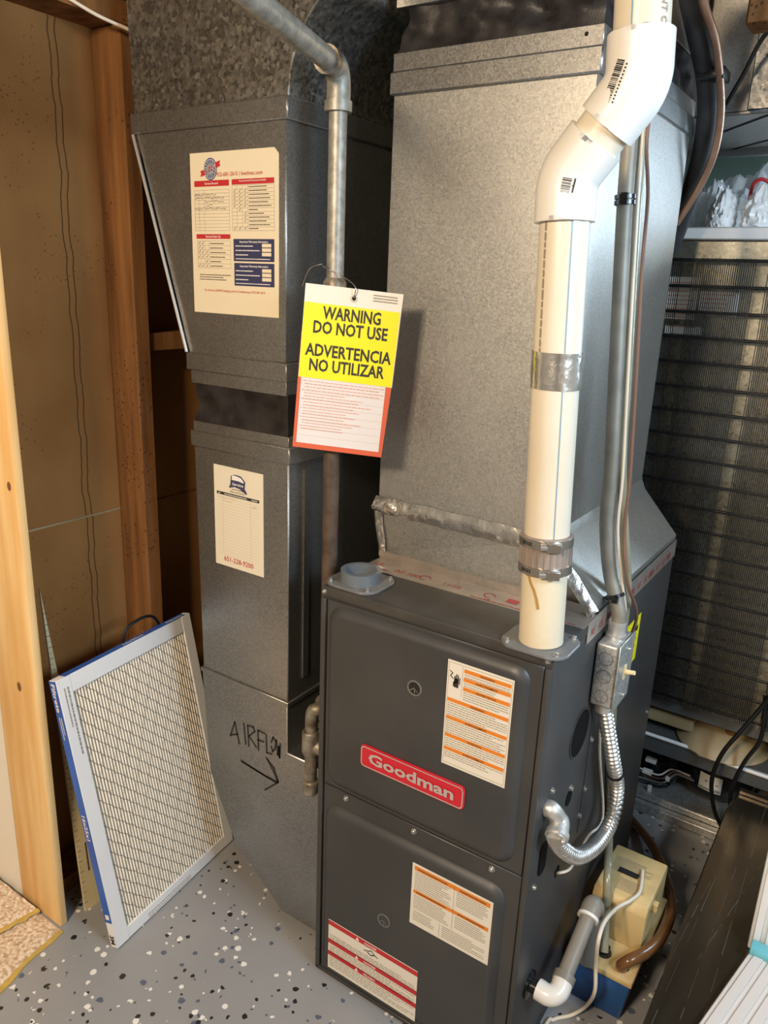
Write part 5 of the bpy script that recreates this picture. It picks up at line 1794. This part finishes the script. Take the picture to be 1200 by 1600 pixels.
# ================================================================== LOW DARK METAL BOX AND WHITE RIBBED THINGS
HZ = 0.20
P = [on(u, v, 'z', HZ) for u, v in ((1005, 1600), (1132, 1262), (1150, 1231))]
dx0 = P[0].x
db_ = thing('metal_box', (.95, .35, 0), 'low dark bronze metal box with a scratched glossy top on the floor', 'box')
pts = [Vector((dx0, -.55, 0)), Vector((dx0 - .002, P[1].y, 0)), Vector((dx0 + .012, P[1].y + .095, 0)), Vector((1.45, P[1].y + .095, 0)), Vector((1.45, -.55, 0))]
MB().prism(pts, Z * HZ).build('body', 'dark_panel', db_, bevel=.0025, bseg=1)
mb = MB()
ft = Fr((0, 0, HZ), X, Y)
for line in (((1182, 1225), (1018, 1600)), ((1160, 1330), (1060, 1600)), ((1200, 1250), (1096, 1600)), ((1195, 1345), (1090, 1500)), ((1150, 1300), (1010, 1570))):
    a, b = on(*line[0], 'z', HZ), on(*line[1], 'z', HZ)
    R2 = random.Random(int(line[0][0]))
    t = 0
    while t < 1:
        l = R2.uniform(.02, .16)
        p, q = a.lerp(b, t), a.lerp(b, min(1, t + l))
        mb.stroke(ft, [(p.x, p.y), (q.x, q.y)], R2.choice((.0004, .0006, .0012)), .0003)
        t += l + R2.uniform(.0, .08)
mb.build('scratches', 'scratch', db_, kind='stuff')
MB().box((dx0 + .012, P[1].y + .080, HZ), (1.45, P[1].y + .094, HZ + .012)).build('rear_lip', 'dark_panel', db_, bevel=.002, bseg=1)

# ribbed white box standing on it
bz = HZ + .0005
q = on(1170, 1490, 'z', HZ)
WX, WY = q.x - .006, q.y + .012
wb = thing('ribbed_box', (WX + .16, WY + .06, bz), 'bright white ribbed plastic box standing on the dark metal box', 'box')
MB().box((WX, WY, bz), (WX + .34, WY + .12, bz + .40)).build('body', 'white_plastic', wb, bevel=.004, bseg=2)
mb = MB()
for k in range(16):
    MB().box((WX + .006 + k * .021, WY - .003, bz + .004), (WX + .020 + k * .021, WY + .001, bz + .396)).build('rib', 'white_plastic', wb, bevel=.0015, bseg=1)
# ribbed lid lying in front with a turquoise edge
q0, q1 = on(1157, 1505, 'z', HZ + .02), on(1088, 1603, 'z', HZ + .02)
wl_ = thing('ribbed_board', (WX + .16, .05, bz), 'greyish white ribbed plastic board with a turquoise edge lying on the dark metal box', 'board')
sl = (q1.x - q0.x) / (q1.y - q0.y)
Yf, Yb = -.45, WY - .006
def lx(y):
    return q0.x + sl * (y - q0.y)
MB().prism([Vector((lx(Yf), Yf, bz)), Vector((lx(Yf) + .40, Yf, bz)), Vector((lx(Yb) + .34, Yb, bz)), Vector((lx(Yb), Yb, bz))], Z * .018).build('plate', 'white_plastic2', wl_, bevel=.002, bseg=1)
for k in range(14):
    o0, o1 = .004 + k * .026, .022 + k * .026
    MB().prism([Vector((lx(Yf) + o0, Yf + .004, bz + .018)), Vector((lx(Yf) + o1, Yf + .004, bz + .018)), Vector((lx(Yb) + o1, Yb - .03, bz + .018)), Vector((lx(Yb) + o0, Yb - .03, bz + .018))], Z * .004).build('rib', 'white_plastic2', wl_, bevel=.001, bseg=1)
MB().box((lx(Yb) - .004, Yb - .030, bz + .018), (lx(Yb) + .34, Yb - .002, bz + .034)).build('turquoise_edge', 'teal', wl_, bevel=.003, bseg=2)

# ================================================================== AIR FILTER
BLf = Vector((-0.3681, -0.2215, 0.0))
ANG, LEAN = 1.68321, 0.19293
uu = Vector((math.cos(ANG), math.sin(ANG), 0))
nn_ = Vector((-uu.y, uu.x, 0))
vv = (nn_ * math.sin(LEAN) + Z * math.cos(LEAN)).normalized()
ff = Fr(BLf, uu, vv)             # front face frame: a 0..0.394, b 0..0.622, outward normal towards the room
AW, AH, AT = .394, .622, .021
lift = AT * math.sin(LEAN)
ff.o = ff.o + Z * lift
fi = thing('air_filter', BLf + uu * AW / 2, 'white pleated furnace air filter with blue edges leaning on the stud wall', 'air filter')
FRW = .034
def fbox(a0, b0, a1, b1, h0, h1, name, m, parent, bevel=.0008):
    mb = MB()
    vs = [ff.p(a, b, h) for h in (h0, h1) for a, b in ((a0, b0), (a1, b0), (a1, b1), (a0, b1))]
    mb.add(vs, [(0, 3, 2, 1), (4, 5, 6, 7), (0, 1, 5, 4), (1, 2, 6, 5), (2, 3, 7, 6), (3, 0, 4, 7)])
    return mb.build(name, m, parent, bevel=bevel, bseg=1)
s0 = fbox(0, 0, FRW, AH, -AT, 0, 'frame_side', 'card_white', fi)
s1 = fbox(AW - FRW * .85, 0, AW, AH, -AT, 0, 'frame_side', 'card_white', fi)
s2 = fbox(FRW, AH - FRW * 1.1, AW - FRW * .85, AH, -AT, -.0006, 'frame_side', 'card_white', fi)
s3 = fbox(FRW, 0, AW - FRW * .85, FRW * .8, -AT, -.0006, 'frame_side', 'card_white', fi)
# pleats
NP = 44
a0, a1, b0, b1 = FRW, AW - FRW * .85, FRW * .8, AH - FRW * 1.1
vs, fs = [], []
pw = (a1 - a0) / NP
for i in range(NP):
    for da, h in ((0, -.017), (.08, -.0045), (.30, -.0030), (.50, -.0045), (.58, -.017)):
        vs += [ff.p(a0 + (i + da) * pw, b0, h), ff.p(a0 + (i + da) * pw, b1, h)]
for i in range(NP * 5 - 1):
    fs.append((i * 2, i * 2 + 2, i * 2 + 3, i * 2 + 1))
MB().add(vs, fs).build('pleated_media', 'filter_media', fi, smooth=False, recalc=False)
# thin diamond wire mesh on the face
mb = MB()
def clipseg(p, sl):
    """the part of the line b = p + sl * (a - a0) inside the media"""
    out = []
    for i in range(61):
        a = a0 + (a1 - a0) * i / 60
        b = p + sl * (a - a0) + .0016 * math.sin(i * 1.57)
        if b0 <= b <= b1:
            out.append((a, b))
    return out
for k in range(60):
    for sl, st_, th_ in ((-1.05, .0310, .0010), (2.2, .085, .0006)):
        p = b0 - 2.2 * .4 * (1 if sl > 0 else 0) + k * st_
        ps_ = clipseg(p, sl)
        if len(ps_) > 1:
            mb.stroke(ff, ps_, th_, -.0020)
mb.build('wire_mesh', 'mesh_grey', fi, kind='stuff', label='thin grey wire mesh over the pleats')
# printed edge strips: left side edge and top edge
fe = Fr(ff.p(0, 0, -AT), ff.n, vv)             # left edge, seen from outside (normal towards -u)
fe.n = -uu
es = MB().rect(fe, .0005, .062, AT - .0005, AH - .0005, .0006).build('edge_print', 'filter_blue', s0)
mb = MB()
def etxt(t, b, sz, wd):
    # text running down the edge
    f3 = Fr(fe.p(AT * .26, b, .0009), -vv, fe.u)
    f3.n = -uu
    mb.txt(f3, t, 0, 0, sz, .0002, 'l', .02, width=wd, shear=.15)
etxt('Filtrete', AH - .006, .0145, .062)
etxt('16x25x1', AH * .515, .0130, .058)
for k in range(2):
    f3 = Fr(fe.p(AT * (.35 + .25 * k), AH - .080, .0009), -vv, fe.u)
    f3.n = -uu
    mb.lines(f3, 0, 0, .05, 1, .01, .002, .0002, seed=k)
mb.rect(fe, .005, .070, .016, .082, .0010)
mb.build('edge_lettering', 'ink_white', es, kind='stuff')
f3 = Fr(fe.p(AT * .22, .030, .0006), -vv, fe.u)
f3.n = -uu
MB().txt(f3, '3M', 0, 0, .016, .0003, 'l', .03, width=.022).build('edge_mark', 'ink', s0)
ftp = Fr(ff.p(0, AH, 0), uu, -ff.n)
ftp.n = vv
es = MB().rect(ftp, FRW * .7, .0005, AW - .012, AT - .0005, .0006).build('edge_print', 'filter_blue', s2)
mb = MB()
f3 = Fr(ftp.p(AW * .60, AT * .30, .0009), -uu, ftp.v * -1)
f3.n = vv
mb.txt(Fr(ftp.p(AW * .48, AT * .25, .0009), uu, ftp.v), '16x25x1', 0, 0, .013, .0002, 'l', .02, width=.058)
mb.txt(Fr(ftp.p(AW * .82, AT * .25, .0009), uu, ftp.v), 'Filtrete', 0, 0, .013, .0002, 'l', .02, width=.050)
mb.build('edge_lettering', 'ink_white', es, kind='stuff')
f3 = Fr(ff.p(0, 0, 0), -vv, uu)
f3.n = ff.n
mb = MB()
mb.lines(Fr(ff.p(.022, AH - .022, 0), -vv, uu), 0, 0, .15, 1, .01, .004, .0004, seed=3, ragged=0)
mb.lines(Fr(ff.p(.014, AH - .022, 0), -vv, uu), 0, 0, .085, 1, .01, .003, .0004, seed=4, ragged=0)
mb.build('front_print', 'ink_grey', s0, kind='stuff')
MB().lines(Fr(ff.p(FRW + .06, .010, -.0006), uu, vv), 0, 0, .14, 2, .006, .003, .0004, seed=6, ragged=0).build('front_print', 'ink_light', s3, kind='stuff')

# ================================================================== YARDSTICK behind the filter and a cord
YB = on(134, 1424, 'z', 0.0)
y_top = on(62, 920, 'x', SX + .055)
ax = (y_top - YB).normalized()
ys_u = (Y - ax * Y.dot(ax)).normalized()
yk = thing('yardstick', YB + ys_u * .03, 'pale wooden ruler board with black marks leaning behind the filter', 'ruler')
fy_ = Fr(YB, ys_u, ax)
LN = (y_top - YB).length
wR = onp(90, 1051, YB, fy_.n)
bR = (wR - YB).dot(ax)
aR = (wR - YB).dot(ys_u)
WY_ = .062
MB().prism([fy_.p(a, b, 0) for a, b in ((0, .0), (WY_, .0), (WY_, bR - .12), (aR, bR), (.0, LN))], fy_.n * -.006).build('blade', 'ruler', yk, smooth=False)
mb = MB()
for k in range(28):
    mb.rect(fy_, .0, .02 + k * .0254, .009, .0212 + k * .0254, .0004)
    mb.rect(fy_, .0, .0327 + k * .0254, .005, .0335 + k * .0254, .0004)
f3 = Fr(fy_.p(.020, .36, 0), -ax, ys_u)
f3.n = fy_.n
mb.txt(f3, 'DOUB', 0, 0, .020, .0004, 'l', .02, width=.065)
for k in range(2):
    mb.lines(Fr(fy_.p(.020 + k * .009, .16, 0), -ax, ys_u), 0, 0, .07, 1, .01, .004, .0004, seed=k)
mb.build('ruler_marks', 'ink', yk, kind='stuff')
q = on(222, 990, 'x', -.53)
tag(MB().tube(spline([q + Vector((-.02, -.05, -.12)), q + Vector((-.02, -.035, .0)), q + Vector((-.02, .0, .025)), q + Vector((-.02, .05, .018)), q + Vector((-.03, .09, -.05))], 8), .0035, 8).build('extension_cable', 'wire_black'), 'black cable arching over the top of the leaning air filter', 'cable')
# white cable high on the wall
wc0, wc1 = on(95, -10, 'x', -.60), on(203, 47, 'x', -.56)
tag(MB().tube(spline([wc0 + (wc0 - wc1) * .5, wc0, wc0.lerp(wc1, .5) - Z * .004, wc1, wc1 + (wc1 - wc0) * .4], 6), .0032, 8).build('ceiling_cable', 'cable_white'), 'thin white cable running behind the top of the return duct', 'cable')

# ================================================================== ADDED LAMP HOLDERS (unseen, behind the camera)
lf = thing('added_lamp_holder', (WARM_LAMP[0], WARM_LAMP[1], 2.075), 'added round ceiling lamp holder above the bare grey floor', 'lamp')
MB().tube([(WARM_LAMP[0], WARM_LAMP[1], 2.075), (WARM_LAMP[0], WARM_LAMP[1], 2.10), (WARM_LAMP[0], WARM_LAMP[1], 2.34)], [.10, .10, .05], 24).build('holder', 'white_plastic', lf)
lf = thing('added_lamp_holder', (ROOM_LAMP_HOLDER[0], ROOM_LAMP_HOLDER[1], 2.075), 'added unlit ceiling lamp holder above the carpet', 'lamp')
MB().tube([(ROOM_LAMP_HOLDER[0], ROOM_LAMP_HOLDER[1], 2.075), (ROOM_LAMP_HOLDER[0], ROOM_LAMP_HOLDER[1], 2.10), (ROOM_LAMP_HOLDER[0], ROOM_LAMP_HOLDER[1], 2.34)], [.10, .10, .05], 24).build('holder', 'white_plastic', lf)
